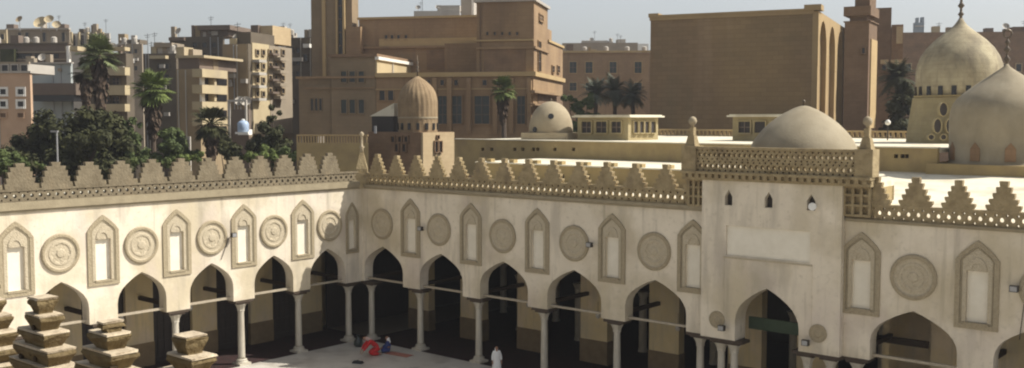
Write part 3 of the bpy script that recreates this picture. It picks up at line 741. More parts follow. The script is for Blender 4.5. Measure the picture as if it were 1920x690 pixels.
# canopy to its left
kc = P(728, 243, 97)
kio = empty('roof_kiosk', (kc.x, kc.y, 0), R_(-20), 'dark open roof kiosk with pale sloping roof beside the tall dome', 'kiosk')
zb = kc.z; w = 1.15; zt = P(728, 216, 97).z; za = P(728, 194, 97).z
m = MB(); m.box(-w, -w, zb-1, w, w, zt-.1).build('body', 'interior_dark', kio)  # solid dark block, shade under the open roof put into the colour
MB().add([(-w-.15, -w-.15, zt-.1), (w+.15, -w-.15, zt-.1), (w+.15, w+.15, zt-.1), (-w-.15, w+.15, zt-.1), (w+.1, -w-.1, za), (w+.1, w+.1, za)],
         [(3, 2, 1, 0), (0, 1, 4), (2, 3, 5), (1, 2, 5, 4), (0, 4, 5, 3)]).build('roof', 'roof_white', kio)
# low walled terrace left of the tomb
lt = Bld('terrace_wall', 'low brown terrace wall with pale balustrade, behind the corner pinnacle', 'wall', 690, 93, 556, 691, 268, -4, 'roof_wall', z0=8)
m = MB(); xx = -lt.w
while xx < 0:
    m.box(xx, .0, lt.h+.003, xx+.13, .15, lt.h+.62); xx += .26
m.box(-lt.w, -.05, lt.h+.62, 0, .2, lt.h+.76).build('balustrade', 'ochre_light', lt.root)
lt.box('lamp_post', 702, 236, 706, 250, 'metal_grey', .0, .2)

# ---- small pale dome
sd_ = P(1033, 258, 84)
sdm = empty('dome', (sd_.x, sd_.y, 0), R_(-20), 'small pale dome with dark round holes on a white block, above centre', 'dome')
rr = 41/F*84; zb = P(1033, 243, 84).z; za = P(1033, 190, 84).z
MB().lathe([(rr, zb-.6), (rr, zb)]+[(rr*math.cos(math.pi/2*i/12), zb+(za-zb)*math.sin(math.pi/2*i/12)) for i in range(1, 12)]+[(.02, za)], 36).build('shell', 'dome_pale', sdm, smooth=True)
MB().box(-1.9, -2.1, 12.84, 2.05, 2.1, zb-.25).build('base_block', 'dome_pale', sdm)
MB().lathe([(.05, za-.05), (.1, za+.1), (.03, za+.25)], 8).build('tip', 'bronze', sdm, smooth=True)
for (x, y) in ((1033, 218), (1003, 243)):
    t = ray(x, y); q = Vector((t[0], t[1], t[2])); oc = Vector((0, 0, H))-Vector((sd_.x, sd_.y, zb))
    # point on the ellipsoidal shell
    sc = Vector((1/rr, 1/rr, 1/(za-zb))); A = Vector((q.x*sc.x, q.y*sc.y, q.z*sc.z)); B = Vector((oc.x*sc.x, oc.y*sc.y, oc.z*sc.z))
    disc = A.dot(B)**2-A.dot(A)*(B.dot(B)-1)
    if disc < 0: continue
    tt = (-A.dot(B)-math.sqrt(disc))/A.dot(A); hp = Vector((0, 0, H))+q*tt
    o = MB().tube((0, 0, -.08), (0, 0, .03), .24, n=12).build('hole', 'glass_dark', sdm)
    lp = hp-Vector((sd_.x, sd_.y, 0)); lp.rotate(Matrix.Rotation(R_(20), 3, 'Z')); o.location = lp
    nrm = Vector(((lp.x)/rr**2, lp.y/rr**2, (lp.z-zb)/(za-zb)**2)).normalized(); o.rotation_euler = nrm.to_track_quat('Z', 'Y').to_euler()

# ---- roof lanterns
def lantern(name, label, xc, Yc, xl, xr, ytop, fw, sw):
    q = Bld(name, label, 'roof lantern', xc, Yc, xl, xr, ytop, -40, 'drum_yellow', z0=12.7, group='roof lanterns on the prayer hall')
    MB().box(-q.w-.35, -.35, q.h, .4, q.d+.35, q.h+.12).box(-q.w-.2, -.2, q.h+.12, .25, q.d+.2, q.h+.2).build('roof_slab', 'roof_white', q.root)
    for (a, b) in fw: q.win(a, 228, b, 249, pane='interior_dark', frame='drum_yellow', fw=.1)
    for (a, b) in sw: q.win(a, 228, b, 249, 's', pane='interior_dark', frame='drum_yellow', fw=.06)
    return q
lantern('roof_lantern', 'low square roof lantern with windows on two sides, right of the small pale dome', 1178, 79, 1083, 1234, 220, [(1092, 1110), (1119, 1139), (1148, 1166)], [(1186, 1194), (1197, 1205), (1207, 1215), (1218, 1227)])
lantern('roof_lantern', 'low square roof lantern half hidden behind the shallow portal dome', 1490, 75, 1374, 1530, 219, [(1386, 1408), (1416, 1436), (1446, 1466)], [])

# ---- great ribbed dome at the right
gd = P(1795, 262, 72)
gdm = empty('dome', (gd.x, gd.y, 0), 0, 'large bulbous stained stone dome on a yellow drum with oval windows', 'dome')
z = lambda y: P(1795, y, 72).z
m_ = 72/F
prof = [(74*m_, z(182)), (75.5*m_, z(160)), (76*m_, z(140)), (74*m_, z(122)), (68*m_, z(106)), (58*m_, z(90)), (45*m_, z(76)), (32*m_, z(65)), (21*m_, z(56)), (12*m_, z(48)), (7*m_, z(41)), (3*m_, z(34))]
MB().lathe(prof, 48).build('shell', 'dome_stone', gdm, smooth=True)
MB().lathe([(90*m_, z(270)), (89*m_, z(250)), (80*m_, z(184)), (77*m_, z(182))], 8).build('drum', 'drum_yellow', gdm, rot=R_(22))
for k in range(20):
    a = 2*math.pi*(k+.35)/20; q = MB().box(-.16, -.06, 0, .16, .2, .62)
    q.build('slot', 'glass_dark', gdm, loc=(75*m_*math.sin(a), -75*m_*math.cos(a), z(179)), rot=a)
MB().lathe([(77*m_, z(181.9)), (78.5*m_, z(179.5)), (75*m_, z(179))], 48).build('ledge', 'drum_yellow', gdm)
f0 = z(36)
MB().lathe([(.12, f0-.2), (.1, f0+.2), (.22, f0+.35), (.1, f0+.5), (.08, f0+.75), (.24, f0+.95), (.1, f0+1.15), (.08, f0+1.4), (.18, f0+1.55), (.05, f0+1.7), (.03, f0+2.6)], 10).build('finial', 'bronze', gdm, smooth=True)
def oval(root, px_, py_, hw, hh, Y, ang):
    p = P(px_, py_, Y); 
    n = 14; m = MB(); m.prism([[(hw*math.cos(2*math.pi*i/n), hh*math.sin(2*math.pi*i/n)) for i in range(n)]], -.06, .3)
    o = m.build('oval_window', 'interior_dark', root, loc=p-Vector((gd.x, gd.y, 0)), rot=ang)
    m = MB(); m.prism([[((hw+.05)*math.cos(2*math.pi*i/n), (hh+.05)*math.sin(2*math.pi*i/n)) for i in range(n)], [(hw*math.cos(2*math.pi*i/n), hh*math.sin(2*math.pi*i/n)) for i in range(n)]], -.12, .2)
    m.build('surround', 'drum_yellow', o)
DY = 72-88*m_*.93
DRW = 84*m_*math.cos(math.pi/8)
for (x, y, a, b) in ((1768, 205, .27, .44), (1757, 236, .25, .48), (1780, 236, .25, .48), (1745, 257, .19, .17), (1768, 257, .19, .17), (1787, 257, .15, .17)):
    oval(gdm, x, y, a, b, DY, R_(0))
# ---- near right dome
nd = P(1882, 300, 58)
ndm = empty('dome', (nd.x, nd.y, 0), 0, 'smooth pointed plaster dome at the right edge with crescent ring finial', 'dome')
z = lambda y: P(1882, y, 58).z
m_ = 58/F
prof = [(97*m_, z(330)), (97*m_, z(303)), (95*m_, z(302)), (96*m_, z(250)), (96.5*m_, z(225)), (94*m_, z(205)), (91*m_, z(196)), (85*m_, z(186)), (71*m_, z(173)), (56*m_, z(161)), (41*m_, z(150)), (28*m_, z(141)), (15*m_, z(132)), (6*m_, z(125)), (2*m_, z(119))]
MB().lathe(prof, 56).build('shell', 'dome_plaster', ndm, smooth=True)
MB().box(-3.3, -3.3, 10.4, 3.6, 3.3, z(306)).build('plinth', 'roof_wall', ndm, rot=R_(-40))
for k in range(10):
    a = 2*math.pi*(k+.45)/10; q = MB().prism([[(-.28, 0), (.28, 0), (.28, .7), (0, 1.05), (-.28, .7)]], -.03, .1)
    q.build('blind_arch', 'base_red', ndm, loc=(95.5*m_*math.sin(a), -95.5*m_*math.cos(a), z(303)+.1), rot=a)
f0 = z(122)
fin = MB().lathe([(.1, f0-.2), (.07, f0+.15), (.2, f0+.33), (.07, f0+.5), (.06, f0+.7), (.2, f0+.88), (.07, f0+1.05), (.06, f0+1.15), (.16, f0+1.3), (.05, f0+1.42), (.04, f0+1.55)], 10).build('finial', 'bronze', ndm, smooth=True)
m = MB(); n = 20; R0 = .23
for i in range(n-1):
    a0 = -math.pi/2+.0+2*math.pi*i/n; a1 = a0+2*math.pi/n
    m.tube((R0*math.cos(a0), 0, f0+1.78+R0*math.sin(a0)), (R0*math.cos(a1), 0, f0+1.78+R0*math.sin(a1)), .05, n=6)
m.tube((0, 0, f0+2.0), (0, 0, f0+2.3), .025)
m.build('crescent', 'bronze', fin)

# ---- domestic quarter at the left
def rows(b, xs, ys, w, h_, face='f', **k):
    for y in ys:
        for x in xs: b.win(x, y, x+w, y+h_, face, **k)
A1 = Bld('apartment_block', 'long grey-brown top-floor block with dark doorways, far upper left', 'building', 130, 210, 14, 133, 55, -6, 'apt_lilac')
rows(A1, [34, 48, 80, 116], [61], 6, 17)
A1.box('roof_edge', 12, 53, 131, 56, 'apt_pale', -.3, .4)
A1b = Bld('apartment_block', 'low cluttered grey block with dark bays behind the first palm', 'building', 205, 205, 132, 207, 62, -6, 'apt_pale')
rows(A1b, [134, 150, 166, 180], [66], 8, 20); A1b.box('roof_hut', 148, 54, 157, 62, 'apt_dark', -3, -.5)
for x in (133, 147, 163, 178, 192): A1b.box('pier', x-1.5, 60, x+1.5, 90, 'apt_cream', .17, .6)
A0 = Bld('apartment_block', 'narrow cream house end with one window at the far left edge', 'building', 12, 190, -40, 14, 55, -6, 'apt_cream')
A0.win(2, 64, 8, 74)
B1 = Bld('apartment_block', 'dark brown block with continuous window band above the blue-grey wall', 'building', 127, 160, -30, 132, 83, -6, 'apt_brown', roof='apt_dark', over=.3)
B1.box('window_band', 30, 101, 60, 109, 'glass_dark', .004, .1); B1.box('window_band', 66, 101, 110, 109, 'glass_dark', .004, .1)
B1.box('ledge', -20, 97, 127, 99, 'apt_lilac', .004, .4); B1.box('ledge', -20, 111, 127, 113, 'apt_lilac', .004, .4)
B1.box('white_edge', 124, 86, 129, 128, 'white_paint', .004, .5); B1.box('white_slab', 124, 87, 147, 95, 'apt_cream', -3, .3)
B1.box('awning', 0, 92, 26, 118, 'leaf_dark', .1, 1)
C1 = Bld('apartment_block', 'blank blue-grey rendered wall of a low house left of the first palm', 'building', 132, 140, 50, 136, 119, -6, 'apt_blue')
C1.box('roof_edge', 50, 117, 137, 119.5, 'apt_pale', -.2, .4); C1.box('lower_roof', 60, 156, 140, 178, 'apt_brown', -2, 2.5); C1.box('dark_recess', 62, 178, 138, 190, 'glass_dark', -1, 2.2)
C1.box('window_box', 110, 128, 116, 134, 'apt_lilac', .004, .3)
D1 = Bld('apartment_block', 'orange-beige house with white framed windows at the left edge', 'building', 56, 120, -40, 60, 137, -6, 'apt_orange', roof='apt_pale', over=.2)
rows(D1, [1, 34], [167, 190], 11, 10, frame='white_paint', fw=.25); rows(D1, [1, 34], [212], 11, 8, pane='brick_dark')
D1.box('top_rail', -30, 116, 54, 120, 'apt_lilac', -.6, -.3); rows(D1, [-14, 4, 22, 40], [122], 12, 12, off=-.4, frame='apt_pale')
D1.box('upper_storey', -30, 120, 54, 137, 'apt_pale', -6, -.5)
E1 = Bld('apartment_block', 'apartment house with four cream balcony slabs behind the first palm', 'building', 236, 135, 163, 250, 100, -8, 'apt_dark')
for y0, y1 in ((88, 95), (126, 141), (160, 178), (195, 209), (231, 246)):
    E1.box('balcony', 190, y0, 234, y1, 'apt_cream', .004, 1.3)
for y0, y1 in ((160, 178), (195, 209)): E1.box('balcony', 166, y0, 176, y1, 'apt_cream', .004, 1.3)
rows(E1, [194, 212], [110, 146, 182, 216], 12, 12)
M1 = Bld('apartment_block', 'small mauve-brown block with uneven roof between the two fan palms', 'building', 266, 200, 226, 268, 82, -8, 'apt_lilac')
rows(M1, [240, 252], [92, 108, 124], 6, 8); M1.box('roof_hut', 228, 74, 262, 82, 'apt_dark', -4, -1)
M1.box('white_box', 239, 110, 250, 118, 'white_paint', .17, .8)
G1 = Bld('apartment_block', 'dark shadowed tenement with jumbled huts above the second palm', 'building', 330, 150, 268, 334, 100, -8, 'apt_dark')
G1.box('slab', 288, 80, 322, 88, 'apt_lilac', -4, 0); G1.box('hut', 292, 86, 318, 100, 'apt_lilac', -4, -.5); G1.box('ledge', 280, 104, 310, 110, 'apt_cream', -1, 1.2)
rows(G1, [296, 310], [120, 140, 160], 7, 9)
H1 = Bld('apartment_block', 'slim block with blank grey front and cream balconies down its right side', 'building', 374, 118, 330, 427, 129, -14, 'apt_grey')
for y0, y1 in ((131, 146), (160, 176), (191, 206), (221, 236)):
    H1.box('balcony', 379, y0, 426, y1, 'apt_cream', .004, 1.3, 's')
    H1.box('loggia', 379, y1+1, 424, y1+13, 'glass_dark', .004, .1, 's')
    H1.box('loggia_pier', 402, y1, 406, y1+14, 'apt_cream', .1, .9, 's')
H1.box('edge', 373.5, 129, 379, 250, 'white_paint', .004, .3, 's')
MB().box(-H1.w, .5, H1.h+.0, -.3, 9, H1.h+1.3).build('penthouse', 'apt_brown', H1.root)
MB().box(-H1.w-.2, .2, H1.h+1.3, .5, 9.3, H1.h+1.6).build('canopy', 'apt_cream', H1.root)
MB().box(-.9, .6, H1.h, -.6, 8, H1.h+1.3).build('post', 'apt_cream', H1.root)
H1.box('roof_clutter', 330, 88, 345, 105, 'apt_cream', -3, -1); H1.box('roof_clutter', 348, 92, 362, 104, 'apt_lilac', -4, -2)
I1 = Bld('apartment_block', 'dark brown block with overhanging top slab on the left skyline', 'building', 418, 155, 318, 421, 68, -10, 'apt_dark')
I1.box('top_storey', 374, 56, 428, 68, 'apt_brown', -6, -.5); I1.box('top_slab', 370, 47, 431, 56, 'apt_brown', -7, .5)
I1.box('bright_patch', 396, 58, 408, 66, 'apt_pale', -.4, -.2); I1.box('left_slab', 316, 70, 345, 76, 'apt_brown', -4, .5)
rows(I1, [362, 380, 398], [80, 100], 8, 9)
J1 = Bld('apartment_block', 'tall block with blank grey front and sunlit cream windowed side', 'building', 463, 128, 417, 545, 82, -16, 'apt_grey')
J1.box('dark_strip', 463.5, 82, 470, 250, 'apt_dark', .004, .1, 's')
J1.box('sunlit_cream_face', 470.2, 82, 502, 250, 'apt_cream', .004, .2, 's'); J1.box('weathered_face', 502.3, 88, 544, 250, 'apt_lilac', .004, .25, 's')  # cream facing, with the sunlight on this side put into the colour
rows(J1, [479, 490], [94, 120, 146, 172], 5, 9, 's', off=.2)
for y in (100, 124, 148, 172): J1.box('awning', 512, y, 524, y+4, 'apt_brown', .25, 1.0, 's')
rows(J1, [503, 514, 527], [94, 118, 142, 166], 5, 9, 's', off=.25)
for y in (108, 132, 156, 180):
    J1.box('balcony', 526, y, 541, y+6, 'apt_lilac', .25, 1.3, 's'); J1.box('balcony', 486, y+4, 500, y+9, 'apt_pale', .25, 1.2, 's')
J1.box('roof_hut', 443, 60, 470, 82, 'apt_dark', -7, -1); J1.box('roof_hut', 484, 48, 511, 82, 'base_cream', -12, -7)
J1.box('hut_side', 470, 47, 484, 82, 'apt_brown', -12, -6.6); J1.box('roof_clutter', 430, 72, 443, 84, 'apt_cream', -3, -.6)
K1 = Bld('apartment_block', 'dark block in shade squeezed between the tenements and the stone tower', 'building', 592, 150, 536, 594, 70, -8, 'apt_dark')
K1.win(569, 102, 577, 115); K1.box('satellite_box', 568, 82, 580, 89, 'white_paint', .1, 1)
rows(K1, [545, 556], [90, 112, 134], 6, 9, fw=.08)
L1 = Bld('apartment_block', 'pale stepped roofs left of the stone tower on the skyline', 'building', 555, 215, 526, 557, 62, -8, 'apt_pale'); L1.box('roof_step', 530, 54, 538, 62, 'apt_lilac', -4, 0)
N1 = Bld('apartment_block', 'low house with white framed terrace below the tall cream block', 'building', 466, 112, 428, 470, 205, -6, 'apt_brown')
N1.box('post', 429, 190, 433, 260, 'apt_pale', .1, .4); N1.box('post', 461, 190, 464, 240, 'apt_pale', .1, .4); N1.box('top_bar', 429, 187, 464, 191, 'apt_pale', .1, .4)
N1.box('balcony', 446, 243, 466, 253, 'white_paint', .1, 1.2)
tk = P(456, 237, 109)
tkr = empty('water_tank', tk, 0, 'pale blue and white roof tank on the terrace of the low house', 'tank')
MB().lathe([(.55, -.6), (.62, -.5), (.62, .3), (.5, .5), (.2, .65)], 14).build('barrel', 'tank_blue', tkr, smooth=True)
MB().lathe([(.2, .6), (.2, .75), (.1, .8)], 10).build('cap', 'white_paint', tkr)
MB().box(-.7, -.7, -.8, .7, .7, -.6).build('stand', 'white_paint', tkr)
X1 = Bld('apartment_block', 'white low wall glimpsed between shrubs under the slim block', 'building', 356, 104, 340, 358, 256, -6, 'apt_pale')
def clutter(b, n, seed, big=1.0):
    rng = random.Random(seed)
    for i in range(n):
        x = -rng.uniform(.05, .95)*b.w; y = rng.uniform(.4, min(b.d*.8, 7)); w = rng.uniform(.4, 1.5)*big; h = rng.uniform(.5, 1.9)*big; k = rng.random()
        if k < .45: MB().box(x-w, y, b.h-.02, x, y+w, b.h+h).build('roof_hut', rng.choice(['apt_lilac', 'apt_brown', 'apt_cream', 'apt_pale', 'apt_grey']), b.root)
        elif k < .62: MB().lathe([(.4, 0), (.45, .1), (.45, .8), (.2, .95)], 10, x, y, b.h+.3).box(x-.5, y-.5, b.h-.02, x+.5, y+.5, b.h+.32).build('roof_tank', 'apt_pale', b.root)
        elif k < .85: MB().tube((x, y, b.h-.02), (x, y, b.h+h+1.2), .035).tube((x-.5, y, b.h+h+.9), (x+.5, y, b.h+h+1.0), .03).tube((x-.35, y, b.h+h+.6), (x+.35, y, b.h+h+.7), .03).build('antenna', 'metal_dark', b.root)
        else:
            d_ = MB().lathe([(.05, -.15), (.35, -.08), (.6, .1)], 12, cap=False).build('dish', 'apt_pale', b.root, loc=(x, y, b.h+.9)); d_.rotation_euler = (R_(60), 0, rng.uniform(-.6, .6))
            MB().tube((x, y+.1, b.h-.02), (x, y+.1, b.h+.9), .05).build('dish_mast', 'metal_grey', b.root)
for i, (b, n, g) in enumerate([(A1, 5, 1.2), (A1b, 6, 1.2), (B1, 5, 1), (C1, 4, .7), (E1, 6, 1), (M1, 5, 1.1), (G1, 9, 1.1), (H1, 4, .8), (I1, 8, 1.1), (J1, 6, 1), (K1, 8, 1.1), (L1, 4, 1.2), (N1, 3, .7), (mb_, 8, 1), (fr2, 8, 1.4), (fr3, 6, 1.6), (rg, 10, 1.0), (D1, 3, .7)]): clutter(b, n, 100+i, g)
def grime_pipes(b, n, seed):
    rng = random.Random(seed)
    for i in range(n):
        x = -rng.uniform(.06, .94)*b.w; MB().box(x-.06, -.12, b.h*.2, x+.06, -.003, b.h-.1).build('drain_pipe', rng.choice(['apt_brown', 'apt_pale', 'metal_grey']), b.root)
for i, b in enumerate([H1, J1, G1, I1, K1, C1, M1, D1]): grime_pipes(b, 2, 300+i)
# air conditioners and washing on the fronts
for i, (b, n) in enumerate([(J1, 6), (G1, 6), (K1, 5), (E1, 5), (M1, 4), (A1, 5)]):
    rng = random.Random(500+i)
    for k in range(n):
        x = -rng.uniform(.08, .92)*b.w; z = b.h-rng.uniform(2, 11)
        MB().box(x-.4, -.5, z, x+.4, -.003, z+.55).build('air_conditioner', 'apt_pale', b.root)
# rooftop dishes far left
for i, (x, y, r, lab) in enumerate([(36, 36, 7, 'small grey satellite dish on a mast at the far upper left'), (76, 42, 13, 'large pale satellite dish leaning left on the long top-floor block'),
                                  (92, 36, 9, 'middle satellite dish of the rooftop cluster, tilted upward'), (106, 46, 8, 'rightmost satellite dish of the rooftop cluster')]):
    c = P(x, y, 206); e = empty('satellite_dish', (c.x, c.y, c.z), R_(20*i-30), lab, 'satellite dish', 'satellite dishes on the far roofs')
    R0 = r/F*206
    o = MB().lathe([(.05, -.25*R0), (R0*.5, -.18*R0), (R0*.85, 0), (R0, .12*R0)], 16, cap=False).build('reflector', 'apt_cream' if i else 'apt_grey', e); o.rotation_euler = (R_(55), R_(20-15*i), 0)
    zr = P(x, 55, 206).z-c.z
    MB().tube((0, .1, zr-.3), (0, .1, -.1*R0), .07).build('mast', 'metal_grey', e)
# street lamp in front of the big tree
sl = P(108, 300, 86); s = empty('street_lamp', (sl.x, sl.y, 0), 0, 'thin grey lamp post in front of the big dark tree', 'street lamp')
tz = P(108, 247, 86).z
MB().tube((0, 0, 0), (0, 0, tz), .12, .07, 8).build('pole', 'metal_grey', s)
MB().box(-.5, -.12, tz-.05, .1, .12, tz+.1).build('lamp_head', 'metal_grey', s)
sl = P(1664, 260, 80); s = empty('street_lamp', (sl.x, sl.y, 12.8), 0, 'globe lamp on a thin post on the roof left of the bulbous dome', 'lamp')
tz = P(1664, 230, 80).z-12.8
MB().tube((0, 0, 0), (0, 0, tz), .05).build('pole', 'metal_dark', s); MB().lathe([(.05, -.2), (.2, -.1), (.22, .05), (.12, .2), (.02, .24)], 12, z0=tz).build('globe', 'white_paint', s, smooth=True)

# ------------------------------------------------------------------ vegetation
def leafy(name, label, px_, py_, Y, blobs, leaf, mat_, count, trunk_r=.25, cat='tree', rng=None, group=None):
    rng = rng or random.Random(hash(label) % 9999 if False else len(label)*7+int(px_))
    base = P(px_, py_, Y); root = empty(name, (base.x, base.y, 0), 0, label, cat, group)
    m = MB(); tot = sum(b[3] for b in blobs)
    sub = []
    for (bx, by, bz, r) in blobs:
        k = max(4, int(r*5))
        for _ in range(k):
            d = Vector((rng.gauss(0, 1), rng.gauss(0, 1), rng.gauss(0, .8))).normalized()*r*rng.uniform(.35, 1)
            sub.append((bx+d.x, by+d.y, bz+d.z*.85, r*rng.uniform(.22, .42), r))
    w = sum(s_[3]**2 for s_ in sub)
    for (x, y, zz, r, _) in sub:
        for _ in range(int(count*r*r/w)):
            d = Vector((rng.gauss(0, 1), rng.gauss(0, 1), rng.gauss(0, 1))).normalized()*r*rng.uniform(.5, 1.08)
            c = Vector((x, y, zz))+d; s_ = leaf*rng.uniform(.5, 1.3)
            nrm = (d.normalized()+Vector((rng.uniform(-.7, .7), rng.uniform(-.7, .7), rng.uniform(-.2, .9)))).normalized()
            a = nrm.orthogonal().normalized(); a.rotate(Matrix.Rotation(rng.uniform(0, 6.28), 3, nrm)); b = nrm.cross(a)
            m.add([c-a*s_, c-b*s_*.5, c+a*s_, c+b*s_*.5], [(0, 1, 2, 3)])
    me = bpy.data.meshes.new('crown'); me.from_pydata(m.v, [], m.f); me.materials.append(MATS[mat_]); o = bpy.data.objects.new('crown', me); COL.objects.link(o); o.parent = root
    t = MB(); tc = Vector((blobs[0][0], blobs[0][1], blobs[0][2]-blobs[0][3]*.4)); t.tube((0, 0, 0), tc*.6, trunk_r, trunk_r*.7, 8)
    for (bx, by, bz, r) in blobs: t.tube(tc*.55, (bx, by, bz), trunk_r*.55, trunk_r*.15, 6)
    t.build('trunk', 'bark', root)
    return root
def fan_palm(name, label, px_, py_, Y, r, leafmat, skirt=3.0, n=44, droop=.5, kind='fan', trunk_r=.28, seed=1, zoff=0, group=None):
    rng = random.Random(seed); c = P(px_, py_, Y); root = empty(name, (c.x, c.y, 0), 0, label, 'palm tree', group)
    zc = c.z; m = MB()
    for i in range(n):
        az = rng.uniform(0, 6.283); el = R_(rng.uniform(-50, 82) if kind == 'fan' else rng.uniform(-25, 80)); L = r*rng.uniform(.8, 1.1)
        d = Vector((math.cos(az)*math.cos(el), math.sin(az)*math.cos(el), math.sin(el)))
        side = Vector((-math.sin(az), math.cos(az), 0)); c0 = Vector((0, 0, zc))
        if kind == 'fan':
            st_ = c0+d*L*.42
            m.tube(c0, st_, .04, .025, 4)
            up = side.cross(d)
            for k in range(13):
                a = R_(-80+160*k/12)+rng.uniform(-.05, .05); q = (d*math.cos(a)+side*math.sin(a)).normalized(); ll = L*.62*rng.uniform(.85, 1.1)*(.65+.35*math.cos(a))
                e1 = st_+q*ll*.6; e2 = st_+q*ll+Vector((0, 0, -droop*ll*.35)); wv = (q.cross(up)).normalized()*ll*.075+up*rng.uniform(-.02, .02)
                m.add([st_, e1-wv, e2, e1+wv], [(0, 1, 2, 3)])
        else:
            prev = c0; S = 8; dd = d.copy()
            for k in range(S):
                nx = prev+dd*L/S; f_ = (k+1)/S
                ll = L*.26*math.sin(math.pi*min(1, .15+f_*.85))+.06
                for sg in (-1, 1):
                    for jj in (0, .5):
                        b0 = prev.lerp(nx, jj); tip = b0+side*sg*ll+dd*ll*.6+Vector((0, 0, -.25*ll+rng.uniform(-.1, .1)*ll)); 
                        m.add([b0, b0+dd*L/S*.42, tip], [(0, 1, 2)])
                m.add([prev-side*.02, nx-side*.015, nx+side*.015, prev+side*.02], [(0, 1, 2, 3)])
                dd = (dd+Vector((0, 0, -droop*.32))).normalized(); prev = nx
    me = bpy.data.meshes.new('crown'); me.from_pydata([tuple(v) for v in m.v], [], m.f); me.materials.append(MATS[leafmat])
    o = bpy.data.objects.new('crown', me); COL.objects.link(o); o.parent = root
    t = MB(); S = 10; prev = Vector((0, 0, 0)); bend = rng.uniform(-.4, .4)
    for k in range(S):
        f_ = (k+1)/S; nx = Vector((bend*math.sin(f_*3.1)*.5, 0, zc*f_)); t.tube(prev, nx, trunk_r*(1.25-.4*f_+.08*(k % 2)), trunk_r*(1.2-.4*f_), 8); prev = nx
    t.build('trunk', 'bark', root)
    if skirt:
        sm = MB()
        for i in range(170):
            az = rng.uniform(0, 6.283); zz = zc-rng.uniform(0, 1)**.8*skirt; rr_ = r*(.12+.33*(1-(zc-zz)/skirt)**.7)*rng.uniform(.6, 1.15)
            p = Vector((math.cos(az)*.2, math.sin(az)*.2, zz+.3)); q = Vector((math.cos(az)*rr_, math.sin(az)*rr_, zz-r*rng.uniform(.25, .5)))
            s_ = Vector((-math.sin(az), math.cos(az), 0))*r*.09; sm.add([p, q-s_, q+Vector((0, 0, -r*.12)), q+s_], [(0, 1, 2, 3)])
        me = bpy.data.meshes.new('dead_fronds'); me.from_pydata([tuple(v) for v in sm.v], [], sm.f); me.materials.append(MATS['palm_skirt'])
        o = bpy.data.objects.new('dead_fronds', me); COL.objects.link(o); o.parent = root
    return root
G = 'trees beyond the left arcade'
leafy('broad_tree', 'big dark broad tree behind the lamp post at the lower left skyline', 120, 250, 94,
      [(0, 0, 12.3, 3.2), (-3.2, .5, 11.6, 2.6), (3.2, 0, 12.0, 2.8), (1.6, 1, 14.1, 1.9), (-2, 0, 13.6, 2.0), (4.6, -.5, 10.2, 2.0), (-4.4, -.5, 10.0, 2.0), (0, -1, 9.8, 2.6), (3.6, .5, 13.6, 1.7)], .26, 'leaf_dark', 15000, .4, group=G)
leafy('broad_tree', 'green bushy tree cut by the left edge, beside the big dark tree', 3, 275, 88, [(0, 0, 11.4, 1.6), (1, 0, 10.4, 1.5), (-2, 0, 11, 2)], .22, 'leaf_mid', 3500, .25, group=G)
fan_palm('fan_palm', 'tall fan palm with thick brown skirt of dead fronds, furthest left palm', 186, 103, 112, 2.7, 'palm_leaf', 5.2, 52, seed=3, group=G)
fan_palm('fan_palm', 'dark slimmer fan palm just left of the tallest skirted palm', 160, 135, 116, 1.9, 'leaf_dark', 3.6, 30, seed=8, group=G)
fan_palm('fan_palm', 'bushy green fan palm in front of the dark tenement', 286, 168, 103, 2.45, 'leaf_light', 4.0, 60, seed=4, group=G)
leafy('broad_tree', 'rounded green tree right below the bushy fan palm', 316, 255, 97, [(0, 0, 13.0, 1.3), (.5, 0, 11.6, 1.4), (-.4, 0, 10.6, 1.3)], .2, 'leaf_mid', 3600, .2, group=G)
leafy('broad_tree', 'low olive green tree between the big tree and the fan palm', 245, 275, 96, [(0, 0, 11.3, 1.3), (1.6, 0, 10.7, 1.3), (-1.6, 0, 10.8, 1.2)], .2, 'leaf_mid', 3600, .2, group=G)
fan_palm('fan_palm', 'dark drooping palm against the slim balconied block', 396, 232, 100, 2.2, 'leaf_dark', 2.6, 46, seed=12, group=G)
leafy('shrub', 'bright green shrub top above the parapet left of the drooping palm', 352, 290, 92, [(0, 0, 11.0, .75), (1.2, 0, 11.0, .7), (-.9, 0, 10.8, .6)], .14, 'leaf_light', 1600, .1, cat='shrub', group=G)
leafy('broad_tree', 'dark tree left of the low terrace wall, beside the tall cream block', 508, 250, 97, [(0, 0, 13.2, 1.5), (-.6, 0, 11.6, 1.7), (1, 0, 12.0, 1.4), (.9, 0, 10.8, 1.4), (.2, 0, 15.0, .9)], .2, 'leaf_dark', 5200, .25, group=G)
leafy('broad_tree', 'small green tree touching the left end of the low terrace wall', 540, 275, 94, [(0, 0, 11.4, 1.0), (-.8, 0, 10.8, 1.0)], .18, 'leaf_mid', 1800, .15, group=G)
leafy('broad_tree', 'low dark tree below the blue and white roof tank', 452, 285, 97, [(0, 0, 10.9, 1.2), (-1.2, 0, 11.3, 1.0), (1.2, 0, 11.0, 1.1)], .18, 'leaf_dark', 2800, .2, group=G)
leafy('shrub', 'low green bushes over the parapet under the bushy fan palm', 290, 295, 92, [(0, 0, 10.6, .8), (-1.2, 0, 10.7, .8), (1.0, 0, 10.6, .8)], .15, 'leaf_mid', 1700, .1, cat='shrub', group=G)
leafy('shrub', 'small yellow-green bushes over the parapet near the left edge', 45, 300, 80, [(0, 0, 10.9, .6), (-1.3, 0, 11.0, .6), (1.1, 0, 10.9, .5)], .14, 'leaf_mid', 1400, .1, cat='shrub', group=G)
leafy('broad_tree', 'mid green tree filling the gap right of the big dark tree', 232, 235, 101, [(0, 0, 12.6, 1.5), (.8, 0, 14.0, 1.1), (-.8, 0, 11.2, 1.6), (1.2, 0, 11.0, 1.4)], .2, 'leaf_mid', 3800, .2, group=G)
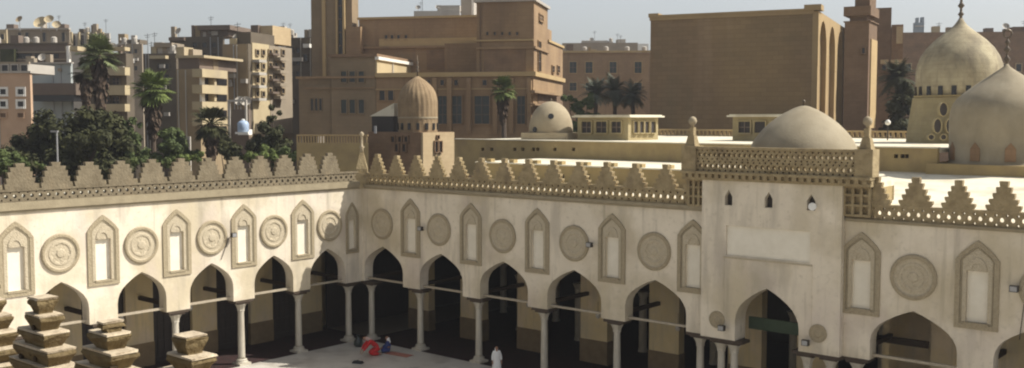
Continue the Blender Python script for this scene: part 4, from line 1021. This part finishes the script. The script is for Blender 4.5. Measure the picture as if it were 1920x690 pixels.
leafy('broad_tree', 'olive tree between the bushy fan palm and the drooping palm', 340, 260, 101, [(0, 0, 11.8, 1.3), (.9, 0, 11.0, 1.3), (-.7, 0, 12.8, 1.0)], .19, 'leaf_mid', 3200, .2, group=G)
leafy('broad_tree', 'leafy tree just right of the drooping palm', 425, 255, 103, [(0, 0, 12.4, 1.2), (-.6, 0, 11.2, 1.3), (.8, 0, 11.2, 1.2)], .19, 'leaf_dark', 3000, .2, group=G)
leafy('broad_tree', 'fresh green low tree in front of the dark tree by the terrace wall', 492, 278, 93, [(0, 0, 11.3, 1.0), (1.3, 0, 11.0, .9), (-1.2, 0, 11.0, .9)], .16, 'leaf_light', 2400, .15, group=G)
leafy('broad_tree', 'dark green tree under the tall skirted fan palm', 190, 262, 99, [(0, 0, 12.4, 1.7), (1.4, 0, 11.4, 1.5), (-1.2, 0, 11.2, 1.6)], .22, 'leaf_mid', 3800, .2, group=G)
G2 = 'palms and trees between the large buildings'
fan_palm('fan_palm', 'single fan palm against the stone college facade', 943, 168, 112, 1.75, 'leaf_light', 3.2, 42, seed=6, group=G2)
leafy('broad_tree', 'green tree beside the lit corner of the stone college', 1082, 195, 118, [(0, 0, 15.6, 1.4), (1.3, 0, 16.6, 1.2), (-1, 0, 17.2, 1.1), (0, 0, 13.5, 1.6), (1.5, 0, 14.4, 1.4), (2.2, 0, 13.4, 1.2)], .2, 'leaf_mid', 5000, .2, group=G2)
fan_palm('date_palm', 'leftmost grey-green date palm before the tan window block', 1118, 178, 122, 2.6, 'palm_grey', 0, 60, .6, 'date', seed=21, group=G2)
fan_palm('date_palm', 'middle grey-green date palm before the tan window block', 1152, 172, 126, 2.8, 'palm_grey', 0, 60, .6, 'date', seed=22, group=G2)
fan_palm('date_palm', 'rightmost grey-green date palm next to the windowless hall', 1186, 180, 124, 2.5, 'palm_grey', 0, 60, .6, 'date', seed=23, group=G2)
leafy('broad_tree', 'low dark green tree under the date palms beside the roof lantern', 1160, 205, 116, [(0, 0, 13.6, 1.5), (2, 0, 13.4, 1.3), (-2, 0, 13.7, 1.4)], .2, 'leaf_dark', 3800, .2, group=G2)
fan_palm('date_palm', 'tall dark date palm right of the brick tower', 1682, 150, 106, 2.8, 'leaf_dark', 0, 80, .6, 'date', seed=31, group=G2)
fan_palm('date_palm', 'lower dark date palm close to the bulbous dome', 1692, 185, 104, 2.4, 'leaf_dark', 0, 70, .6, 'date', seed=32, group=G2)
leafy('broad_tree', 'dark tree mass under the palms right of the brick tower', 1680, 215, 102, [(0, 0, 15.6, 1.7), (-.6, 0, 13.6, 1.7), (1.4, 0, 13.8, 1.6), (.8, 0, 17.0, 1.4)], .2, 'leaf_dark', 4800, .2, group=G2)

# ------------------------------------------------------------------ near parapet, foreground
npt = empty('near_parapet', Rw(0, 6.06-43.764, 0), ROT_R, 'row of eroded tan stepped merlons in the lower left foreground', 'parapet')
def near_merlon(x, seed, broken=False):
    rng = random.Random(seed); tiers = 6; dz = .213; zt = 12.2
    bm = MB(); caps = []
    for i in range(tiers):
        w = .14+.13*i+rng.uniform(-.03, .03); ox = rng.uniform(-.035, .035); z1 = zt-i*dz; z0 = z1-dz-.02*(i < tiers-1)
        if broken and i == 0: w *= .75; z1 -= .08
        j = lambda: rng.uniform(-.016, .016)
        t_ = .14+.018*i
        wb = min(max(w-.11, .09), w*.82)
        vs = []
        nx, nz = 6, 3
        # tier as a flared slab with softened, worn edge
        prof = [(wb, z0), (wb+(w-wb)*.15, z0+dz*.3), (wb+(w-wb)*.55, z0+dz*.62), (w, z1-.05), (w, z1-.015), (w-.015, z1)]
        for (ww, zz) in prof:
            for (sx_, sy_) in ((-1, -1), (-.33, -1), (.33, -1), (1, -1), (1, 0), (1, 1), (.33, 1), (-.33, 1), (-1, 1), (-1, 0)):
                tt_ = t_-.06+.06*(ww-wb)/(w-wb)
                vs.append((ox+ww*sx_+j(), tt_*sy_+j()*.6, zz+j()*.5))
        n = 10; fs = []
        for a in range(len(prof)-1):
            for b in range(n): fs.append((a*n+b, a*n+(b+1) % n, (a+1)*n+(b+1) % n, (a+1)*n+b))
        fs.append(tuple(range((len(prof)-1)*n, len(prof)*n))); fs.append(tuple(reversed(range(n))))
        bm.add(vs, fs)
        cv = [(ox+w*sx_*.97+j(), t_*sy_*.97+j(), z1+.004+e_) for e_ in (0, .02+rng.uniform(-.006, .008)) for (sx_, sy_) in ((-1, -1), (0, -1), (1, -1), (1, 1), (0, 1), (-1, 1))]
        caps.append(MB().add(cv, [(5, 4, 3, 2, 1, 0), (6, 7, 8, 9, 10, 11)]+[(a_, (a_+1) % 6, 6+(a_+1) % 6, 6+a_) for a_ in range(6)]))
    o = bm.build('merlon', 'near_stone', npt, loc=(x, 0, 0))
    for c_ in caps: c_.build('sunlit_top_slab', 'near_sunlit_top', o)  # thin pale slabs, sunlight on each tier top put into the colour
    for i in range(6):
        k = rng.randint(1, 5); w = .05+.12*k; xx = rng.uniform(-w, w); zz = zt-k*dz-dz*rng.uniform(.3, .8)
        r0 = rng.uniform(.022, .042)
        MB().tube((xx, -.13-.018*k, zz), (xx, -.06, zz), r0, r0*.6, 8).build('carved_hole', 'hole_dark', o)
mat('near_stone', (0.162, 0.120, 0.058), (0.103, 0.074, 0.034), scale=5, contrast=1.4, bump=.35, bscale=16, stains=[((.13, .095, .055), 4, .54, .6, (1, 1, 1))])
mat('near_sunlit_top', (.50, .42, .30), (.36, .29, .20), scale=6, contrast=1.4, bump=.3)
mat('hole_dark', (.05, .035, .02), scale=5)
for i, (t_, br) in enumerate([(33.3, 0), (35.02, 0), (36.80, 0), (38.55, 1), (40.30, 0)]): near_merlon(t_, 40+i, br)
MB().box(25, -.2, 10.0, 60, .2, 10.68).build('parapet_wall', 'near_stone', npt)
MB().box(25, .2, 0, 60, .9, 10.0).build('courtyard_wall', 'plaster', npt)

# ------------------------------------------------------------------ small fixtures
def floodlight(p, rot, label):
    e = empty('floodlight', p, rot, label, 'floodlight', 'floodlights on the courtyard walls')
    MB().box(-.16, -.42, -.12, .16, -.22, .14).build('housing', 'metal_dark', e); MB().box(-.13, -.435, -.09, .13, -.421, .11).build('lens', 'metal_grey', e)
    MB().tube((0, 0, -.1), (0, -.3, -.05), .025).build('bracket', 'metal_dark', e)
floodlight(Rw(5.74, 0, 7.78), ROT_R, 'small dark floodlight left of the second roundel from the corner, shaded wall')
floodlight(Rw(18.6, 0, 7.83), ROT_R, 'small dark floodlight right of the fourth roundel from the corner, shaded wall')
floodlight(Lw(10.07, 0, 7.84), ROT_L, 'small floodlight right of the third roundel from the corner, sunlit wall')
floodlight(Rw(39.55, 0, 7.77), ROT_R, 'small dark floodlight with hanging cable at the far right edge of the wall')
floodlight(Rw(26.75, PJ, 4.5), ROT_R, 'small dark floodlight under the left boss of the portal')
floodlight(Rw(31.0, PJ, 4.4), ROT_R, 'small dark floodlight under the right boss of the portal')
e = empty('loudspeaker', Rw(31.08, PJ, 10.55), ROT_R, 'small white loudspeaker in the right niche of the portal', 'loudspeaker')
MB().lathe([(.05, 0), (.08, .1), (.17, .28), (.18, .3)], 14).build('horn', 'white_paint', e).rotation_euler = (R_(75), 0, R_(20))
MB().box(-.05, -.02, -.06, .05, .1, .06).build('mount', 'metal_grey', e)
def cable(p0, p1, label):
    e = MB().tube((0, 0, 0), Vector(p1)-Vector(p0), .018, n=5).build('cable', 'metal_dark', loc=p0); tag(e, label, 'cable')
cable(Lw(10.2, -.05, 7.7), Lw(10.75, -.05, 6.45), 'thin dark cable slanting down the sunlit wall beside the third roundel')
cable(Rw(39.9, -.05, 7.4), Rw(39.75, -.05, 5.7), 'thin dark vertical cable on the wall at the right edge')
ordn = ['first', 'second', 'third', 'fourth', 'fifth', 'sixth', 'seventh']
def lamp(p, rot, label):
    e = empty('hanging_lamp', p, rot, label, 'lamp', 'glass lamps hanging in the arches')
    MB().tube((0, 0, .1), (0, 0, .75), .012, n=4).build('chain', 'metal_dark', e)
    MB().lathe([(.03, -.22), (.10, -.17), (.15, -.05), (.10, .06), (.12, .14)], 10).build('bowl', 'apt_pale', e, smooth=True)
for i, c in enumerate(l_arch[:5]): lamp(Lw(-c, 2.3, 3.5), ROT_L, 'glass lamp hanging in the %s arch from the corner, sunlit arcade' % ordn[i])
for i, c in enumerate([1.98, 7.17, 12.25, 17.33, 22.54]): lamp(Rw(c, 2.3, 3.5), ROT_R, 'glass lamp hanging in the %s arch from the corner, shaded arcade' % ordn[i])

# ------------------------------------------------------------------ people
def skinned(name, verts, edges, radii, material, parent, levels=2):
    me = bpy.data.meshes.new(name); me.from_pydata(verts, edges, []); o = bpy.data.objects.new(name, me); COL.objects.link(o)
    md = o.modifiers.new('s', 'SKIN'); md.use_smooth_shade = True
    sv = me.skin_vertices[0].data
    for i, r in enumerate(radii): sv[i].radius = (r, r) if not isinstance(r, tuple) else r
    sv[0].use_root = True
    o.modifiers.new('u', 'SUBSURF').levels = levels; o.modifiers['u'].render_levels = levels
    dg = bpy.context.evaluated_depsgraph_get(); ev = o.evaluated_get(dg); nm = bpy.data.meshes.new_from_object(ev)
    COL.objects.unlink(o); bpy.data.objects.remove(o)
    nm.name = name; nm.materials.clear(); nm.materials.append(MATS[material]); nm.polygons.foreach_set('use_smooth', [True]*len(nm.polygons))
    q = bpy.data.objects.new(name, nm); COL.objects.link(q); q.parent = parent; return q
def head_bits(root, c, fwd, skinmat='skin'):
    pass
def hand(v, e, r, wrist_i, base, dirv, side):
    """palm and five short fingers"""
    pi = len(v); v.append(tuple(base+dirv*.05)); e.append((wrist_i, pi)); r.append((.03, .018))
    for k in range(4):
        o = side*(-.027+.018*k); L_ = (.075, .085, .08, .062)[k]
        a = len(v); v.append(tuple(base+dirv*.09+o)); e.append((pi, a)); r.append(.0095)
        v.append(tuple(base+dirv*(.09+L_*.6)+o+Vector((0, 0, -.012)))); e.append((a, a+1)); r.append(.0085)
        v.append(tuple(base+dirv*(.09+L_)+o+Vector((0, 0, -.035)))); e.append((a+1, a+2)); r.append(.007)
    a = len(v); v.append(tuple(base+dirv*.04-side*.042)); e.append((pi, a)); r.append(.011)
    v.append(tuple(base+dirv*.08-side*.06+Vector((0, 0, -.01)))); e.append((a, a+1)); r.append(.009)
def figure(loc, rot, pose, label, robe, scarf, trousers=None):
    root = empty('person', loc, rot, label, 'person')
    V = Vector
    J = dict(pose)
    v = []; e = []; r = []
    def add(name, p, rad, par=None):
        v.append(tuple(p)); r.append(rad)
        if par is not None: e.append((par, len(v)-1))
        return len(v)-1
    pel = add('p', J['pelvis'], (.15, .11)); ch = add('c', J['chest'], (.17, .11), pel); nk = add('n', J['neck'], .055, ch)
    hd0 = J['head']; d = (V(hd0)-V(J['neck'])).normalized()
    h1 = add('h1', V(hd0)-d*.05, (.075, .085), nk); h2 = add('h2', V(hd0)+d*.05, (.085, .095), h1); h3 = add('h3', V(hd0)+d*.12, (.06, .07), h2)
    for s in (-1, 1):
        m = lambda p: V((p[0], p[1]*s, p[2]))
        sh = add('s', m(J['sho']), .06, ch); el = add('e', m(J['elb']), .042, sh); wr = add('w', m(J['wri']), .028, el)
        dv = (m(J['wri'])-m(J['elb'])).normalized(); hand(v, e, r, wr, m(J['wri']), dv, V((0, 1, 0)) if abs(dv.y) < .8 else V((1, 0, 0)))
        hp = add('hp', m(J['hip']), .09, pel); kn = add('k', m(J['knee']), .06, hp); an = add('a', m(J['ank']), .04, kn); to = add('t', m(J['toe']), .032, an)
    skinned('body', v, e, r, 'skin', root, 1)
    # face: nose, eyes, ears
    f = V(J.get('face', (1, 0, 0))).normalized(); hc = V(hd0)+d*.03
    fm = MB(); fm.tube(hc+f*.085, hc+f*.118-d*.02, .012, .018, 6); fm.build('nose', 'skin', root)
    em = MB()
    for s in (-1, 1):
        q = hc+f*.088+V((0, .033*s, 0))+d*.015; em.tube(q, q+f*.012, .011, .008, 6)
    em.build('eyes', 'cloth_dark', root)
    fm = MB(); q = hc+f*.085-d*.055; fm.tube(q+V((0, -.025, 0)), q+V((0, .025, 0)), .008, n=5); fm.build('mouth', 'cloth_red', root)
    return root, J
stand = dict(pelvis=(0, 0, .92), chest=(0, 0, 1.22), neck=(0, 0, 1.40), head=(.02, 0, 1.52), sho=(0, .17, 1.33), elb=(.02, .25, 1.05), wri=(.1, .26, .82), hip=(0, .09, .88), knee=(.03, .1, .48), ank=(0, .1, .08), toe=(.15, .11, .03))
kneel = dict(pelvis=(-.22, 0, .38), chest=(.1, 0, .68), neck=(.27, 0, .80), head=(.38, 0, .86), sho=(.16, .18, .74), elb=(.38, .24, .5), wri=(.52, .18, .28), hip=(-.2, .1, .34), knee=(.18, .14, .12), ank=(-.25, .13, .08), toe=(-.38, .13, .05), face=(1, 0, -.5))
sit = dict(pelvis=(0, 0, .14), chest=(.03, 0, .45), neck=(.06, 0, .62), head=(.08, 0, .72), sho=(.04, .16, .54), elb=(.14, .22, .32), wri=(.34, .12, .24), hip=(.02, .09, .14), knee=(.34, .26, .16), ank=(.3, -.04, .08), toe=(.36, -.14, .06))
def robe(root, rings, material, name, cap=True, n=20):
    m = MB(); vs = []; fs = []
    for (x, y, z, rx, ry) in rings:
        for i in range(n):
            a = 2*math.pi*i/n; k = 1+.05*math.sin(5*a+z*3); vs.append((x+rx*k*math.cos(a), y+ry*k*math.sin(a), z))
    for j in range(len(rings)-1):
        for i in range(n): fs.append((j*n+i, j*n+(i+1) % n, (j+1)*n+(i+1) % n, (j+1)*n+i))
    if cap: fs.append(tuple(range((len(rings)-1)*n, len(rings)*n)))
    m.add(vs, fs); return m.build(name, material, root, smooth=True)
def sleeves(root, J, material):
    v = []; e = []; r = []
    V = Vector; v.append(J['chest']); r.append((.19, .13)); v.append(J['pelvis']); r.append((.19, .14)); e.append((0, 1))
    for s in (-1, 1):
        b = len(v)
        for k, q in (('sho', .085), ('elb', .07), ('wri', .058)):
            p = J[k]; p = V((p[0], p[1]*s, p[2]))
            if k == 'wri': ee = J['elb']; ee = V((ee[0], ee[1]*s, ee[2])); p = ee.lerp(p, .92)
            v.append(tuple(p)); r.append(q)
        e += [(0, b), (b, b+1), (b+1, b+2)]
    return v, e, r
def garment(root, J, material, legs=True):
    v, e, r = sleeves(root, J, material)
    if legs:
        for s in (-1, 1):
            b = len(v)
            for k, q in (('hip', .13), ('knee', .12), ('ank', .085)):
                p = J[k]; v.append((p[0], p[1]*s, p[2]+.0)); r.append(q)
            e += [(1, b), (b, b+1), (b+1, b+2)]
    skinned('robe', v, e, r, material, root, 2)
def scarf(root, J, material):
    V = Vector; f = V(J.get('face', (1, 0, 0))).normalized(); h = V(J['head']); n = V(J['neck']); d = (h-n).normalized()
    v = [tuple(h-f*.035+d*.045), tuple(h-f*.05-d*.04), tuple(n-f*.03), tuple(n-f*.10-d*.16)]
    skinned('headscarf', v, [(0, 1), (1, 2), (2, 3)], [.112, .10, .10, (.13, .09)], material, root, 2)
def gpt(x, y, z=0):
    r = ray(x, y); t = (z-H)/r[2]; return Vector((r[0]*t, r[1]*t, z))
p1, J = figure(gpt(700, 666), R_(200), kneel, 'person in a bright red robe kneeling on the courtyard floor near the corner', None, None)
p1.scale = (1.3, 1.3, 1.25)
garment(p1, J, 'cloth_red'); scarf(p1, J, 'cloth_pink')
p2, J = figure(gpt(729, 660), R_(190), sit, 'person in dark blue with a white headscarf sitting beside the kneeling red figure', None, None)
p2.scale = (1.2, 1.2, 1.2); garment(p2, J, 'cloth_blue'); scarf(p2, J, 'cloth_white')
p3, J = figure(Vector((-.88, 56.6, 0)), R_(-75), stand, 'person in a long white robe and headscarf standing at the bottom edge of the frame', None, None)
garment(p3, J, 'cloth_white', False); scarf(p3, J, 'cloth_white')
robe(p3, [(0, 0, .06, .27, .29), (0, 0, .3, .25, .27), (0, 0, .6, .22, .25), (0, 0, .95, .18, .21), (0, 0, 1.25, .16, .21), (0, 0, 1.36, .1, .12)], 'cloth_white', 'skirt')
q = gpt(748, 664, .03); tag(MB().box(-.9, -.35, -.015, .9, .35, 0).build('prayer_mat', 'mat_orange', loc=q, rot=R_(-35)), 'orange-pink mat on the floor right of the two seated people', 'mat')
q = gpt(671, 681, 0); b = empty('bag', q, R_(-20), 'flat dark bag lying on the courtyard floor near the corner columns', 'bag')
MB().box(-.32, -.18, 0, .32, .18, .13, .05).build('pouch', 'cloth_dark', b); MB().tube((-.15, 0, .12), (0, 0, .2), .015).tube((0, 0, .2), (.15, 0, .12), .015).build('handle', 'cloth_dark', b)
q = gpt(672, 650, 0); b = empty('bag', q, R_(10), 'teal cloth bundle beside the corner columns', 'bag')
MB().lathe([(.2, 0), (.3, .15), (.27, .4), (.12, .6), (.05, .66)], 12).build('sack', 'glass_teal', b, smooth=True); MB().lathe([(.06, .6), (.14, .76)], 8).build('knot', 'glass_teal', b)

# ------------------------------------------------------------------ the setting
def flat(name, pts, z, material):
    m = MB(); m.add([(p[0], p[1], z) for p in pts], [tuple(range(len(pts)))]); o = m.build(name, material); o['kind'] = 'structure'; return o
flat('ground', [(-2500, -400), (2500, -400), (2500, 2500), (-2500, 2500)], -.05, 'ground_dust')
W = lambda s, t: (Rw(t, -s, 0)[0], Rw(t, -s, 0)[1])
flat('courtyard_floor', [W(-.0, 0), W(37, 0), W(37, 84), W(0, 84)], 0, 'marble_floor')
flat('arcade_floor', [W(0, 0)[:], W(-17, 0), W(-17, 84), W(0, 84)], .004, 'carpet')
a = [Lw(-.75, 0, 0), Lw(31.6, 0, 0), Lw(31.6, 5.6, 0), Lw(-.75, 5.6, 0)]
flat('arcade_floor', [(p.x, p.y) for p in a], .008, 'carpet')

for p in pA+pB: bpy.data.objects.remove(p)

# ------------------------------------------------------------------ air
hz = MB().box(-420, -40, -1.2, 420, 360, 60).build('haze', 'white_paint'); hz['kind'] = 'stuff'
vm = bpy.data.materials.new('haze_air'); vm.use_nodes = True; nt = vm.node_tree; nt.nodes.clear()
o_ = nt.nodes.new('ShaderNodeOutputMaterial'); pv = nt.nodes.new('ShaderNodeVolumePrincipled')
pv.inputs['Color'].default_value = (.93, .95, 1, 1); pv.inputs['Density'].default_value = .0003; pv.inputs['Anisotropy'].default_value = .3
nt.links.new(pv.outputs[0], o_.inputs['Volume']); hz.data.materials.clear(); hz.data.materials.append(vm)

# ------------------------------------------------------------------ light, camera
SUN_EL, SUN_AZ = R_(46), R_(3)
d = Vector((math.cos(SUN_EL)*math.cos(SUN_AZ), math.cos(SUN_EL)*math.sin(SUN_AZ), math.sin(SUN_EL)))
sl = bpy.data.lights.new('sun', 'SUN'); sl.energy = 4.9; sl.angle = R_(.5); sl.color = (1, .95, .86)
so = bpy.data.objects.new('sun', sl); COL.objects.link(so); so.rotation_euler = (-d).to_track_quat('-Z', 'Y').to_euler(); so.location = (0, 0, 80)
w = bpy.data.worlds.new('World'); scene.world = w; w.use_nodes = True; nt = w.node_tree
bg = nt.nodes['Background']; sky = nt.nodes.new('ShaderNodeTexSky'); sky.sky_type = 'NISHITA'; sky.sun_disc = False
sky.sun_elevation = SUN_EL; sky.sun_rotation = R_(90)-SUN_AZ; sky.air_density = 1.0; sky.dust_density = 2.0; sky.ozone_density = 1.0; sky.altitude = 50
hs = nt.nodes.new('ShaderNodeHueSaturation'); hs.inputs['Saturation'].default_value = .35; hs.inputs['Value'].default_value = 1.06
nt.links.new(sky.outputs[0], hs.inputs['Color']); nt.links.new(hs.outputs[0], bg.inputs[0]); bg.inputs[1].default_value = .09
cam = bpy.data.cameras.new('camera'); co = bpy.data.objects.new('camera', cam); COL.objects.link(co); scene.camera = co
co.location = (0, 0, H); co.rotation_euler = (math.pi/2-PIT, 0, 0); cam.sensor_width = 36; cam.sensor_fit = 'HORIZONTAL'; cam.lens = 36*F/1920; cam.clip_end = 6000; cam.clip_start = .1
scene.view_settings.view_transform = 'Standard'; scene.view_settings.look = 'None'; scene.view_settings.gamma = 1; scene.view_settings.exposure = .5
scene.view_settings.use_curve_mapping = False
scene.cycles.filter_width = 2.1
scene.cycles.volume_bounces = 0
scene.cycles.max_bounces = 8; scene.cycles.diffuse_bounces = 5
